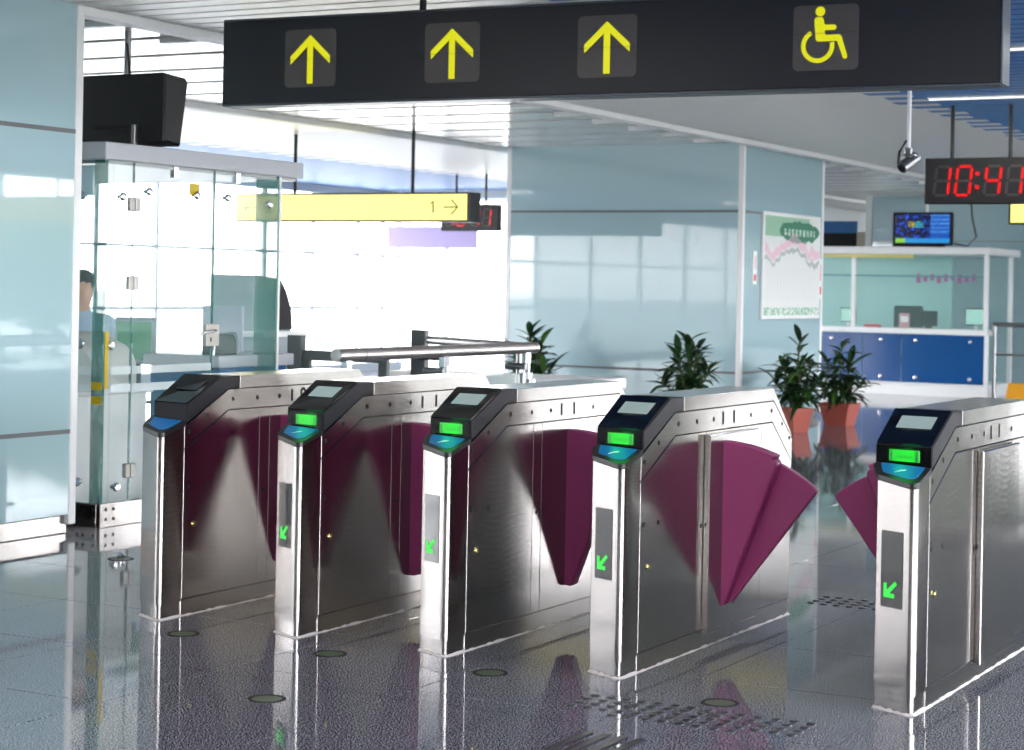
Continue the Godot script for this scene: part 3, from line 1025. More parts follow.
# ---------------------------------------------------------------- glass staff booth
func staff_booth() -> void:
	var X := -7.226
	var z0 := -8.4
	var z1 := -10.03
	var x1 := -9.55
	var t := thing("staff_booth", "glass staff booth with a grey flat roof left of the gates", "booth", Vector3(X, 0, z0))
	var top := 2.06
	bb(t, "roof_slab", Vector3(x1 - X - 0.1, top, z1 - z0 - 0.24), Vector3(0.03, 2.16, 0.04), M.roof_grey, 0.006)
	bb(t, "roof_lip", Vector3(x1 - X - 0.06, top - 0.02, z1 - z0 - 0.2), Vector3(-0.005, top, 0.005), M.steel_dull)
	# base rails with bolts
	bb(t, "base_rail", Vector3(-0.02, 0.0, -1.63), Vector3(0.012, 0.135, 0.012), M.steel, 0.003)
	bb(t, "base_rail", Vector3(x1 - X, 0.0, -0.02), Vector3(-0.02, 0.135, 0.012), M.steel, 0.003)
	var bolt := lm([Vector2(0.009, 0), Vector2(0.009, 0.003), Vector2(0, 0.004)], 8, Transform3D(Basis(Vector3(1, 0, 0), PI / 2), Vector3.ZERO))
	var bolt_x := lm([Vector2(0.009, 0), Vector2(0.009, 0.003), Vector2(0, 0.004)], 8, Transform3D(Basis(Vector3(0, 0, 1), -PI / 2), Vector3.ZERO))
	for yy in [0.045, 0.1]:
		for xx in [-0.035, -0.11, -0.15]:
			part(t, "rail_bolt", bolt, M.bolt, Vector3(xx, yy, 0.012))
		for zz in [-0.035, -0.1]:
			part(t, "rail_bolt", bolt_x, M.bolt, Vector3(0.012, yy, zz))
	# fixed panes and the door, each a sheet with green edges
	var pane := func(parent: Node, called: String, lo: Vector3, hi: Vector3) -> void:
		bb(parent, called, lo, hi, M.booth_glass)
	pane.call(t, "glass_pane", Vector3(-0.006, 0.13, -0.232), Vector3(0.006, top, -0.06))
	pane.call(t, "glass_pane", Vector3(-0.006, 0.13, -1.63), Vector3(0.006, top, -0.985))
	pane.call(t, "glass_pane", Vector3(x1 - X, 0.13, -0.006), Vector3(-0.06, top, 0.006))
	pane.call(t, "glass_pane", Vector3(x1 - X, 0.96, -1.636), Vector3(-0.01, top, -1.624))
	pane.call(t, "glass_pane", Vector3(x1 - X - 0.006, 0.13, -1.63), Vector3(x1 - X + 0.006, top, 0.0))
	# clear corner fins of thick glass
	bb(t, "corner_fin", Vector3(-0.075, 0.13, -0.012), Vector3(0.004, top, 0.008), M.glass_edge)
	bb(t, "corner_fin", Vector3(-0.004, 0.13, -0.06), Vector3(0.008, top, 0.004), M.booth_glass)
	bb(t, "corner_fin", Vector3(-0.16, 0.13, -1.64), Vector3(0.004, top, -1.62), M.glass_edge)
	bb(t, "end_trim", Vector3(-0.008, 0.13, -1.66), Vector3(0.01, top, -1.64), M.white_metal, 0.002)
	var door := Node3D.new()
	door.name = "door"
	t.add_child(door)
	pane.call(door, "door_glass", Vector3(-0.006, 0.14, -0.975), Vector3(0.006, top - 0.01, -0.24))
	for z in [-0.236, -0.98]:
		bb(door, "glass_edge_strip", Vector3(-0.007, 0.14, z - 0.003), Vector3(0.007, top, z + 0.003), M.glass_edge)
	for y in [1.82, 1.373, 0.305]:
		bb(door, "hinge", Vector3(-0.014, y - 0.04, -0.285), Vector3(0.016, y + 0.04, -0.195), M.fitting, 0.004)
		part(door, "hinge_pin", tm([Vector3(0.016, y - 0.042, -0.24), Vector3(0.016, y + 0.042, -0.24)], 0.008, 8), M.steel_dull)
	bb(door, "lock_plate", Vector3(-0.016, 1.0, -1.035), Vector3(0.018, 1.135, -0.91), M.fitting, 0.004)
	part(door, "handle", tm([Vector3(0.018, 1.095, -0.95), Vector3(0.055, 1.095, -0.95), Vector3(0.06, 1.09, -0.92), Vector3(0.058, 1.085, -0.83), Vector3(0.05, 1.07, -0.81)], 0.008, 8), M.chrome)
	part(door, "keyhole", bm(Vector3(0.004, 0.024, 0.01)), M.bolt, Vector3(0.019, 1.04, -0.95))
	# frosted safety bands
	for r in [[0.855, 0.9], [0.755, 0.8]]:
		bb(t, "frosted_band", Vector3(0.0065, r[0], -0.232), Vector3(0.0075, r[1], -0.06), M.frost)
		bb(door, "frosted_band", Vector3(0.0065, r[0], -0.97), Vector3(0.0075, r[1], -0.245), M.frost)
		bb(t, "frosted_band", Vector3(x1 - X, r[0], 0.0065), Vector3(-0.075, r[1], 0.0075), M.frost)
	# yellow tape on the corner
	bb(t, "tape_strip", Vector3(-0.002, 0.78, -0.036), Vector3(0.0095, 1.1, -0.008), M.tape_yellow)
	for y in [0.77, 0.69]:
		bb(t, "tape_strip", Vector3(-0.07, y, 0.0082), Vector3(0.004, y + 0.045, 0.01), M.tape_yellow)
	# round point fixings and roof clips
	var fix := lm([Vector2(0.011, -0.03), Vector2(0.011, 0.0), Vector2(0.026, 0.002), Vector2(0.026, 0.014), Vector2(0.02, 0.02), Vector2(0, 0.021)], 14, Transform3D(Basis(Vector3(0, 0, 1), -PI / 2), Vector3.ZERO))
	for q in [[1.86, -0.13], [1.9, -0.36], [1.9, -0.8], [1.9, -1.1], [1.88, -1.53], [1.02, -0.05], [0.22, -0.12]]:
		part(t, "point_fixing", fix, M.chrome, Vector3(0.006, q[0], q[1]))
	var fixz := lm([Vector2(0.011, -0.03), Vector2(0.011, 0.0), Vector2(0.026, 0.002), Vector2(0.026, 0.014), Vector2(0, 0.021)], 14, Transform3D(Basis(Vector3(1, 0, 0), PI / 2), Vector3.ZERO))
	for q in [[1.03, -0.16], [0.25, -0.16], [1.86, -0.16]]:
		part(t, "point_fixing", fixz, M.chrome, Vector3(q[1], q[0], 0.006))
	for z in [-0.6, -1.2]:
		bb(t, "roof_clip", Vector3(-0.02, top - 0.07, z - 0.02), Vector3(0.02, top, z + 0.02), M.chrome, 0.003)
	bb(t, "corner_bracket", Vector3(-0.2, 1.86, -0.008), Vector3(-0.085, 2.03, 0.009), M.clad, 0.002)
	bb(t, "notice_tag", Vector3(0.0065, 1.9, -0.83), Vector3(0.009, 1.97, -0.73), M.tape_yellow)

	# what stands in the booth
	var d := thing("booth_counter", "grey topped counter with a blue front inside the glass booth", "counter", Vector3(-7.65, 0, -10.0))
	bb(d, "top", Vector3(-0.3, 0.855, -0.42), Vector3(0.3, 0.93, 0.38), M.roof_grey, 0.006)
	bb(d, "body", Vector3(-0.27, 0.0, -0.38), Vector3(0.27, 0.855, 0.34), M.blue_panel, 0.004)
	var desk := thing("booth_desk", "low white desk in the glass booth near its corner", "desk", Vector3(-8.6, 0, -9.2))
	bb(desk, "desk_top", Vector3(-0.75, 0.69, -0.35), Vector3(0.8, 0.73, 0.35), M.white_metal, 0.005)
	for sx in [-0.7, 0.75]:
		bb(desk, "leg_panel", Vector3(sx - 0.02, 0.0, -0.32), Vector3(sx + 0.02, 0.69, 0.32), M.white_metal, 0.003)
	# rounded white hood
	var hood := thing("scanner_hood", "white rounded equipment hood on the desk behind the booth corner", "machine", Vector3(-8.03, 0.73, -9.2))
	var hp := PackedVector2Array([Vector2(-0.22, 0.0), Vector2(0.24, 0.0)])
	for e in arc(Vector2(0.06, 0.1), 0.18, 0, 78, 6):
		hp.append(e)
	for e in arc(Vector2(-0.04, 0.16), 0.18, 92, 178, 8):
		hp.append(e)
	part(hood, "shell", pm(hp, -0.2, 0.2, Transform3D(), 0.03, true), M.white_gloss)
	bb(hood, "vent", Vector3(0.02, 0.24, 0.19), Vector3(0.12, 0.26, 0.205), M.gap)
	# monitor seen from its side with a green sheet in front
	var mo := thing("booth_monitor", "green tinted monitor standing on the booth desk", "monitor", Vector3(-8.12, 0.6, -9.75), 0.45)
	bb(mo, "screen_case", Vector3(-0.13, 0.25, -0.03), Vector3(0.13, 0.55, 0.03), std(Color(0.55, 0.6, 0.63), 0.4), 0.01)
	bb(mo, "screen", Vector3(-0.11, 0.28, 0.029), Vector3(0.11, 0.52, 0.033), glow(Color(0.4, 0.66, 0.52), 0.35, Color(0.2, 0.35, 0.27)))
	bb(mo, "stand", Vector3(-0.03, 0.0, -0.05), Vector3(0.03, 0.28, 0.0), M.black_plastic, 0.005)
	bb(mo, "foot", Vector3(-0.12, 0.0, -0.1), Vector3(0.12, 0.015, 0.08), M.black_plastic, 0.004)
	var kb := thing("paper_tray", "brown tray of papers on the booth desk behind the white hood", "tray", Vector3(-8.75, 0.73, -9.1))
	bb(kb, "tray_base", Vector3(-0.14, 0.0, -0.1), Vector3(0.14, 0.05, 0.1), std(Color(0.45, 0.38, 0.36), 0.6), 0.006)
	bb(kb, "paper", Vector3(-0.12, 0.05, -0.08), Vector3(0.12, 0.06, 0.08), M.white_metal)
	# small black reader with chrome hoop
	var rd := thing("desk_console", "small dark console with a chrome rim on the booth counter", "console", Vector3(-7.5, 0.93, -9.82), PI / 2)
	part(rd, "body", pm(PackedVector2Array([Vector2(-0.12, 0), Vector2(0.12, 0), Vector2(0.11, 0.1), Vector2(0.08, 0.13), Vector2(-0.08, 0.13), Vector2(-0.11, 0.1)]), -0.05, 0.05, Transform3D(), 0.006), M.black_matte)
	part(rd, "rim", tm([Vector3(-0.13, 0, 0.055), Vector3(-0.118, 0.1, 0.055), Vector3(-0.085, 0.138, 0.055), Vector3(0.085, 0.138, 0.055), Vector3(0.118, 0.1, 0.055), Vector3(0.13, 0, 0.055)], 0.006, 6), M.chrome)
	# pale board and kiosk further back
	var pb := thing("pale_board", "pale lilac board standing behind the booth door lock", "board", Vector3(-8.26, 0, -10.85))
	bb(pb, "panel", Vector3(-0.17, 0.5, -0.015), Vector3(0.17, 1.22, 0.015), std(Color(0.68, 0.69, 0.76), 0.6), 0.004)
	bb(pb, "foot", Vector3(-0.16, 0.0, -0.1), Vector3(0.16, 0.5, 0.1), std(Color(0.68, 0.69, 0.76), 0.6), 0.006)
	var ki := thing("ticket_machine", "grey ticket machine with dark curved side and green top light", "ticket machine", Vector3(-8.315, 0, -11.25))
	var prof := PackedVector2Array([Vector2(-0.1, 0.0), Vector2(0.34, 0.0), Vector2(0.34, 1.0), Vector2(0.36, 1.06), Vector2(0.33, 1.2), Vector2(0.27, 1.33), Vector2(0.2, 1.42), Vector2(-0.1, 1.44)])
	part(ki, "cabinet", pm(prof, -0.3, 0.1, side_xf(), 0.01), std(Color(0.5, 0.56, 0.6), 0.35))
	part(ki, "side_panel", pm(PackedVector2Array([Vector2(-0.09, 1.05), Vector2(0.345, 1.05), Vector2(0.325, 1.2), Vector2(0.265, 1.325), Vector2(0.195, 1.41), Vector2(-0.09, 1.43)]), 0.1, 0.115, side_xf()), std(Color(0.13, 0.12, 0.13), 0.7))
	bb(ki, "ledge", Vector3(-0.32, 1.0, -0.42), Vector3(0.2, 1.04, 0.12), M.white_metal, 0.005)
	bb(ki, "top_light", Vector3(0.116, 1.35, -0.19), Vector3(0.12, 1.41, -0.02), glow(Color(0.1, 0.55, 0.35), 0.5))
	# set of the box hung over the roof
	var tv := thing("ceiling_television", "black television seen from behind, hung over the glass booth roof", "television", Vector3(-7.31, 2.19, -9.0))
	var side := PackedVector2Array([Vector2(0.0, 0.02), Vector2(0.16, 0.0), Vector2(0.225, 0.39), Vector2(0.2, 0.41), Vector2(0.0, 0.425)])
	part(tv, "case", pm(side, -0.92, 0.0, side_xf(), 0.012), M.black_matte)
	bb(tv, "bracket", Vector3(-0.52, 0.1, 0.0), Vector3(-0.2, 0.12, 0.02), M.black_plastic)
	bb(tv, "clip", Vector3(-0.225, 0.0, 0.0), Vector3(-0.195, 0.12, 0.03), M.steel_dull, 0.003)
	part(tv, "pole", tm([Vector3(-0.37, 0.42, -0.1), Vector3(-0.37, CEIL - 2.19 + 0.05, -0.1)], 0.022, 12), M.steel_dull)
	part(tv, "cable", tm([Vector3(-0.33, 0.4, -0.08), Vector3(-0.335, 0.52, -0.07), Vector3(-0.355, 0.62, -0.075)], 0.008, 6), M.black_matte)
	person()

# ---------------------------------------------------------------- seated clerk
func person() -> void:
	var t := thing("person", "person in a light blue shirt sitting behind the booth corner", "person", Vector3(-8.68, 0, -9.85), 0.9)
	var bones := [
		[Vector3(0, 0.55, 0), Vector3(0, 0.82, 0.02), 0.15, 0.145, 1], [Vector3(0, 0.82, 0.02), Vector3(0, 1.05, 0.0), 0.145, 0.14, 1],
		[Vector3(-0.16, 1.08, 0), Vector3(0.16, 1.08, 0), 0.085, 0.085, 1], [Vector3(0, 1.08, 0), Vector3(0, 1.2, 0.02), 0.06, 0.055, 0],
		[Vector3(0, 1.27, 0.03), Vector3(0, 1.35, 0.03), 0.075, 0.09, 0], [Vector3(0, 1.27, 0.1), Vector3(0, 1.3, 0.125), 0.02, 0.012, 0],
		[Vector3(-0.19, 1.07, 0), Vector3(-0.24, 0.82, 0.08), 0.058, 0.048, 1], [Vector3(-0.24, 0.82, 0.08), Vector3(-0.14, 0.8, 0.32), 0.046, 0.034, 1],
		[Vector3(0.19, 1.07, 0), Vector3(0.24, 0.82, 0.08), 0.058, 0.048, 1], [Vector3(0.24, 0.82, 0.08), Vector3(0.14, 0.8, 0.32), 0.046, 0.034, 1],
		[Vector3(-0.14, 0.8, 0.32), Vector3(-0.1, 0.79, 0.42), 0.032, 0.02, 0], [Vector3(0.14, 0.8, 0.32), Vector3(0.1, 0.79, 0.42), 0.032, 0.02, 0],
		[Vector3(-0.09, 0.53, 0.02), Vector3(-0.12, 0.53, 0.42), 0.085, 0.062, 2], [Vector3(0.09, 0.53, 0.02), Vector3(0.12, 0.53, 0.42), 0.085, 0.062, 2],
		[Vector3(-0.12, 0.53, 0.42), Vector3(-0.12, 0.09, 0.4), 0.058, 0.042, 2], [Vector3(0.12, 0.53, 0.42), Vector3(0.12, 0.09, 0.4), 0.058, 0.042, 2],
		[Vector3(-0.12, 0.045, 0.38), Vector3(-0.12, 0.045, 0.55), 0.045, 0.04, 3], [Vector3(0.12, 0.045, 0.38), Vector3(0.12, 0.045, 0.55), 0.045, 0.04, 3]]
	var cols := [Color(0.55, 0.33, 0.24), Color(0.42, 0.55, 0.7), Color(0.04, 0.045, 0.07), Color(0.02, 0.02, 0.02)]
	var h := 0.02
	var lo := Vector3(-0.34, -0.02, -0.2)
	var nx := 35
	var ny := 74
	var nz := 42
	var f := PackedFloat32Array()
	f.resize(nx * ny * nz)
	f.fill(1.0)
	for b in bones:
		var a: Vector3 = b[0]
		var e: Vector3 = b[1]
		var r: float = maxf(b[2], b[3]) + 0.08
		var mn := ((a.min(e) - Vector3.ONE * r - lo) / h).floor().max(Vector3.ZERO)
		var mx := ((a.max(e) + Vector3.ONE * r - lo) / h).ceil().min(Vector3(nx - 1, ny - 1, nz - 1))
		var ab := e - a
		var l2 := ab.length_squared()
		for iz in range(int(mn.z), int(mx.z) + 1):
			for iy in range(int(mn.y), int(mx.y) + 1):
				for ix in range(int(mn.x), int(mx.x) + 1):
					var p := lo + Vector3(ix, iy, iz) * h
					var s := clampf((p - a).dot(ab) / l2, 0, 1)
					var d: float = (p - a - ab * s).length() - lerpf(b[2], b[3], s)
					var q := ix + nx * (iy + ny * iz)
					var k := 0.035
					var m := clampf(0.5 + 0.5 * (f[q] - d) / k, 0, 1)
					f[q] = lerpf(f[q], d, m) - k * m * (1 - m)
	var idx := {}
	var vs := []
	var cs := []
	for iz in nz - 1:
		for iy in ny - 1:
			for ix in nx - 1:
				var sum := Vector3.ZERO
				var c := 0
				var vals := []
				for o in 8:
					vals.append(f[(ix + (o & 1)) + nx * ((iy + ((o >> 1) & 1)) + ny * (iz + (o >> 2)))])
				if minf(minf(minf(vals[0], vals[1]), minf(vals[2], vals[3])), minf(minf(vals[4], vals[5]), minf(vals[6], vals[7]))) > 0:
					continue
				for pr in [[0, 1], [2, 3], [4, 5], [6, 7], [0, 2], [1, 3], [4, 6], [5, 7], [0, 4], [1, 5], [2, 6], [3, 7]]:
					var va: float = vals[pr[0]]
					var vb: float = vals[pr[1]]
					if (va < 0) != (vb < 0):
						var w := va / (va - vb)
						var pa := Vector3(pr[0] & 1, (pr[0] >> 1) & 1, pr[0] >> 2)
						var pb := Vector3(pr[1] & 1, (pr[1] >> 1) & 1, pr[1] >> 2)
						sum += pa.lerp(pb, w)
						c += 1
				if c > 0:
					idx[ix + nx * (iy + ny * iz)] = vs.size()
					var p := lo + (Vector3(ix, iy, iz) + sum / c) * h
					vs.append(p)
					var best := 9.0
					var ci := 0
					for b in bones:
						var ab: Vector3 = b[1] - b[0]
						var s := clampf((p - b[0]).dot(ab) / ab.length_squared(), 0, 1)
						var d: float = (p - b[0] - ab * s).length() - lerpf(b[2], b[3], s)
						if d < best:
							best = d
							ci = b[4]
					cs.append(cols[ci])
	var st := SurfaceTool.new()
	st.begin(Mesh.PRIMITIVE_TRIANGLES)
	for i in vs.size():
		st.set_color(cs[i])
		st.add_vertex(vs[i])
	for key in idx:
		var ix: int = key % nx
		var iy: int = (key / nx) % ny
		var iz: int = key / (nx * ny)
		for ax in 3:
			var stp: int = [1, nx, nx * ny][ax]
			var u: int = [nx, nx * ny, 1][ax]
			var w: int = [nx * ny, 1, nx][ax]
			if not (idx.has(key - u) and idx.has(key - w) and idx.has(key - u - w)):
				continue
			var v0 := f[key]
			var v1 := f[key + stp]
			if (v0 < 0) == (v1 < 0):
				continue
			var A: int = idx[key - u - w]
			var B: int = idx[key - w]
			var C: int = idx[key]
			var D: int = idx[key - u]
			var order := [A, C, B, A, D, C] if v0 < 0 else [A, B, C, A, C, D]
			for o in order:
				st.add_index(o)
	st.generate_normals()
	var bmat := std(Color.WHITE, 0.7)
	bmat.vertex_color_use_as_albedo = true
	part(t, "body", st.commit(), bmat)
	part(t, "hair", lm([Vector2(0.1, 0.0), Vector2(0.103, 0.04), Vector2(0.09, 0.085), Vector2(0.05, 0.115), Vector2(0.0, 0.122)], 14), std(Color(0.05, 0.04, 0.04), 0.5), Vector3(0, 1.335, 0.015))
	var ch := thing("office_chair", "dark office chair under the person in the booth", "chair", Vector3(-8.68, 0, -9.85), 0.9)
	bb(ch, "seat", Vector3(-0.22, 0.39, -0.18), Vector3(0.22, 0.44, 0.24), M.black_plastic, 0.02)
	bb(ch, "backrest", Vector3(-0.2, 0.55, -0.24), Vector3(0.2, 0.95, -0.19), M.black_plastic, 0.02)
	part(ch, "post", tm([Vector3(0, 0.05, 0), Vector3(0, 0.4, 0)], 0.025, 8), M.chrome)
	part(ch, "back_bar", tm([Vector3(0, 0.4, -0.1), Vector3(0, 0.42, -0.22), Vector3(0, 0.6, -0.225)], 0.015, 6), M.chrome)
	for k in 5:
		var a := TAU * k / 5
		part(ch, "leg", tm([Vector3(0, 0.07, 0), Vector3(cos(a) * 0.26, 0.03, sin(a) * 0.26)], 0.02, 6), M.black_plastic)

# ---------------------------------------------------------------- far service counter
func service_counter() -> void:
	var z := -25.82
	var xl := -9.95
	var xr := -6.945
	var t := thing("service_counter", "far glass service booth with blue lower panels and a white roof", "booth", Vector3(xr, 0, z))
	var w := xl - xr
	bb(t, "plinth", Vector3(w, 0.0, -1.3), Vector3(-0.02, 0.15, -0.03), M.white_metal, 0.004)
	bb(t, "plinth_cap", Vector3(w, 0.15, -1.32), Vector3(0.01, 0.18, 0.02), M.white_metal, 0.004)
	var cuts := [w, -2.3, -1.72, -1.17, -0.03]
	for i in cuts.size() - 1:
		var p := bb(t, "blue_panel", Vector3(cuts[i] + 0.004, 0.185, -0.02), Vector3(cuts[i + 1] - 0.004, 0.84, 0.0), M.blue_panel, 0.003)
	var dot := lm([Vector2(0.028, 0), Vector2(0.028, 0.01), Vector2(0.018, 0.02), Vector2(0, 0.022)], 12, Transform3D(Basis(Vector3(1, 0, 0), PI / 2), Vector3.ZERO))
	for px in [-2.17, -1.46, -0.97, -0.22]:
		for y in [0.755, 0.25]:
			part(t, "panel_stud", dot, M.chrome, Vector3(px, y, 0.0))
	bb(t, "counter_sill", Vector3(w, 0.845, -0.35), Vector3(0.02, 0.92, 0.05), M.white_metal, 0.008)
	bb(t, "side_panel", Vector3(-0.02, 0.18, -1.25), Vector3(0.0, 0.9, -0.05), M.booth_glass)
	for px in [w, -1.87, -0.02]:
		bb(t, "mullion", Vector3(px - 0.03, 0.92, -0.06), Vector3(px + 0.03, 1.93, 0.0), M.frame_white, 0.004)
	bb(t, "corner_post", Vector3(-0.05, 0.0, -1.32), Vector3(0.01, 1.93, -1.26), M.frame_white, 0.004)
	bb(t, "corner_post", Vector3(-0.03, 0.0, -0.06), Vector3(0.02, 0.9, 0.0), M.frame_white, 0.004)
	bb(t, "glass_pane", Vector3(w, 0.92, -0.035), Vector3(-1.9, 1.93, -0.025), M.booth_glass)
	bb(t, "glass_pane", Vector3(-1.84, 0.92, -0.035), Vector3(-0.05, 1.93, -0.025), M.booth_glass)
	bb(t, "glass_pane", Vector3(-0.02, 0.9, -1.26), Vector3(-0.01, 1.93, -0.06), M.booth_glass)
	bb(t, "glass_rail", Vector3(w, 1.62, -0.05), Vector3(-0.03, 1.645, -0.01), std(Color(0.35, 0.55, 0.58), 0.3))
	bb(t, "roof", Vector3(w, 1.93, -1.5), Vector3(0.06, 2.03, 0.08), M.white_metal, 0.012)
	bb(t, "yellow_strip", Vector3(w, 1.88, -0.02), Vector3(-1.02, 1.925, 0.005), std(Color(0.86, 0.82, 0.5), 0.5))
	# back of the booth with a plum lettered band
	bb(t, "back_wall", Vector3(w, 0.0, -1.5), Vector3(-0.9, 1.93, -1.46), std(Color(0.62, 0.8, 0.78), 0.5))
	var plum := std(Color(0.72, 0.35, 0.62), 0.5)
	for k in 9:
		bb(t, "wall_lettering", Vector3(-1.42 + k * 0.1, 1.55 + 0.02 * (k % 3), -1.46), Vector3(-1.36 + k * 0.1, 1.68 - 0.015 * (k % 2), -1.452), plum)
	# screens and things behind the glass
	var scr := glow(Color(0.72, 0.95, 0.9), 0.75)
	for q in [[-2.0, 0.2, 0.17, "small pale lit screen at the left end of the service booth"], [-0.2, 0.26, 0.2, "small pale lit screen at the right end of the service booth"]]:
		var m := thing("counter_screen", q[3], "monitor", Vector3(xr + q[0], 0.92, z - 0.18))
		bb(m, "case", Vector3(-q[1] / 2 - 0.015, 0.06, -0.03), Vector3(q[1] / 2 + 0.015, 0.06 + q[2] + 0.03, 0.0), M.black_plastic, 0.006)
		bb(m, "screen", Vector3(-q[1] / 2, 0.075, 0.0), Vector3(q[1] / 2, 0.075 + q[2], 0.004), scr)
		bb(m, "stand", Vector3(-0.02, 0.0, -0.03), Vector3(0.02, 0.07, -0.01), M.white_metal)
	var dm := thing("dark_monitor", "black monitor turned away on the service booth counter", "monitor", Vector3(xr - 0.87, 0.92, z - 0.25), 0.3)
	bb(dm, "case", Vector3(-0.12, 0.03, -0.02), Vector3(0.12, 0.24, 0.02), M.black_matte, 0.008)
	bb(dm, "stand", Vector3(-0.05, 0.0, -0.04), Vector3(0.05, 0.04, 0.04), M.black_matte)
	var cb := thing("chair_back", "grey and black chair back behind the service counter", "chair", Vector3(xr - 1.3, 0.0, z - 0.75))
	bb(cb, "backrest", Vector3(-0.22, 0.75, -0.03), Vector3(0.2, 1.22, 0.03), std(Color(0.2, 0.22, 0.24), 0.6), 0.025)
	bb(cb, "seat", Vector3(-0.22, 0.42, -0.42), Vector3(0.2, 0.48, 0.0), std(Color(0.2, 0.22, 0.24), 0.6), 0.02)
	bb(cb, "post", Vector3(-0.04, 0.02, -0.24), Vector3(0.02, 0.43, -0.18), M.black_matte)
	bb(cb, "foot", Vector3(-0.22, 0.0, -0.4), Vector3(0.2, 0.03, -0.02), M.black_matte, 0.01)
	var fo := thing("folder_stand", "pink folder standing on the service counter", "folder", Vector3(xr - 1.18, 0.92, z - 0.15), 0.4)
	bb(fo, "cover", Vector3(-0.07, 0.0, -0.015), Vector3(0.07, 0.2, 0.015), std(Color(0.8, 0.62, 0.62), 0.6), 0.004)
	bb(fo, "label", Vector3(-0.05, 0.08, 0.015), Vector3(0.05, 0.16, 0.017), M.white_metal)
	var rt := thing("red_tray", "red shallow tray on the service counter sill", "tray", Vector3(xr - 1.62, 0.92, z - 0.12))
	bb(rt, "base", Vector3(-0.1, 0.0, -0.07), Vector3(0.1, 0.01, 0.07), std(Color(0.8, 0.25, 0.35), 0.4))
	for s in [-1.0, 1.0]:
		bb(rt, "rim", Vector3(-0.1, 0.0, s * 0.07 - 0.006), Vector3(0.1, 0.04, s * 0.07 + 0.006), std(Color(0.8, 0.25, 0.35), 0.4))
	# television on the roof
	var tv := thing("roof_television", "small television with a blue picture on the far booth roof", "television", Vector3(xr - 0.95, 2.03, z - 0.15))
	bb(tv, "case", Vector3(-0.42, 0.03, -0.06), Vector3(0.42, 0.48, 0.0), M.black_plastic, 0.01)
	bb(tv, "foot", Vector3(-0.42, 0.0, -0.1), Vector3(0.3, 0.03, 0.02), M.black_plastic, 0.005)
	var im := Image.create(96, 56, false, Image.FORMAT_RGB8)
	var fn := FastNoiseLite.new()
	fn.seed = 21
	fn.frequency = 0.09
	for py in 56:
		for px in 96:
			var c := Color(0.02, 0.06, 0.3)
			if px < 62:
				var g := fn.get_noise_2d(px, py) * 0.5 + 0.5
				c = Color(0.02, 0.04, 0.2).lerp(Color(0.1, 0.35, 0.95), smoothstep(0.45, 0.75, g))
				if py > 13 and py < 26 and px > 22 and px < 50 and fn.get_noise_2d(px * 3, py * 3) > -0.05:
					c = Color(0.85, 0.75, 0.2) if px < 34 else Color(0.3, 0.85, 0.85)
			else:
				c = Color(0.1, 0.35, 0.75)
				if py < 36 and (py / 4) % 2 == 0 and fn.get_noise_2d(px * 5, py) > -0.1:
					c = Color(0.35, 0.65, 0.95)
			if py > 46:
				c = Color(0.15, 0.6, 0.9)
				if px < 18:
					c = Color(0.55, 0.85, 0.25)
			im.set_pixel(px, py, c)
	var sm := std(Color(0.02, 0.02, 0.02), 0.2)
	sm.emission_enabled = true
	sm.emission = Color.BLACK
	sm.emission_texture = ImageTexture.create_from_image(im)
	sm.emission_energy_multiplier = 0.9 / EXPO
	var q := MB.new()
	q.quad(Vector3(-0.38, 0.06, 0.002), Vector3(0.38, 0.06, 0.002), Vector3(0.38, 0.45, 0.002), Vector3(-0.38, 0.45, 0.002))
	part(tv, "screen", q.mesh(), sm)
	part(tv, "cable", tm([Vector3(0.42, 0.06, -0.08), Vector3(0.6, 0.02, -0.1), Vector3(0.72, 0.15, -0.1), Vector3(0.66, 0.4, -0.1), Vector3(0.62, 0.85, -0.1)], 0.014, 6), std(Color(0.3, 0.28, 0.26), 0.6))
	part(tv, "ceiling_pole", tm([Vector3(0.05, 0.48, -0.04), Vector3(0.05, CEIL - 2.03, -0.04)], 0.02, 8), M.white_metal)
	# railing on the right of the booth
	var r := thing("side_railing", "grey two-bar railing at the right of the far service booth", "railing", Vector3(-6.6, 0, -26.0))
	for y in [1.0, 0.6]:
		part(r, "bar", tm([Vector3(-0.3, y, 0), Vector3(2.4, y, 0)], 0.03 if y > 0.8 else 0.018, 8), M.steel_dull)
	for x in [-0.28, 1.0, 2.3]:
		part(r, "post", tm([Vector3(x, 0, 0), Vector3(x, 1.0, 0)], 0.025, 8), M.steel_dull)
	var co := thing("caution_board", "yellow folding caution board at the right edge by the far booth", "sign", Vector3(-6.42, 0, -25.4))
	part(co, "front_leaf", pm(PackedVector2Array([Vector2(-0.14, 0), Vector2(0.14, 0), Vector2(0.1, 0.24), Vector2(-0.1, 0.24)]), 0.04, 0.055, Transform3D(), 0.003), std(Color(0.9, 0.62, 0.05), 0.5))
	part(co, "rear_leaf", pm(PackedVector2Array([Vector2(-0.14, 0), Vector2(0.14, 0), Vector2(0.1, 0.24), Vector2(-0.1, 0.24)]), -0.055, -0.04, Transform3D(), 0.003), std(Color(0.9, 0.62, 0.05), 0.5))
	bb(co, "hinge_bar", Vector3(-0.09, 0.225, -0.05), Vector3(0.09, 0.245, 0.05), std(Color(0.9, 0.62, 0.05), 0.5))

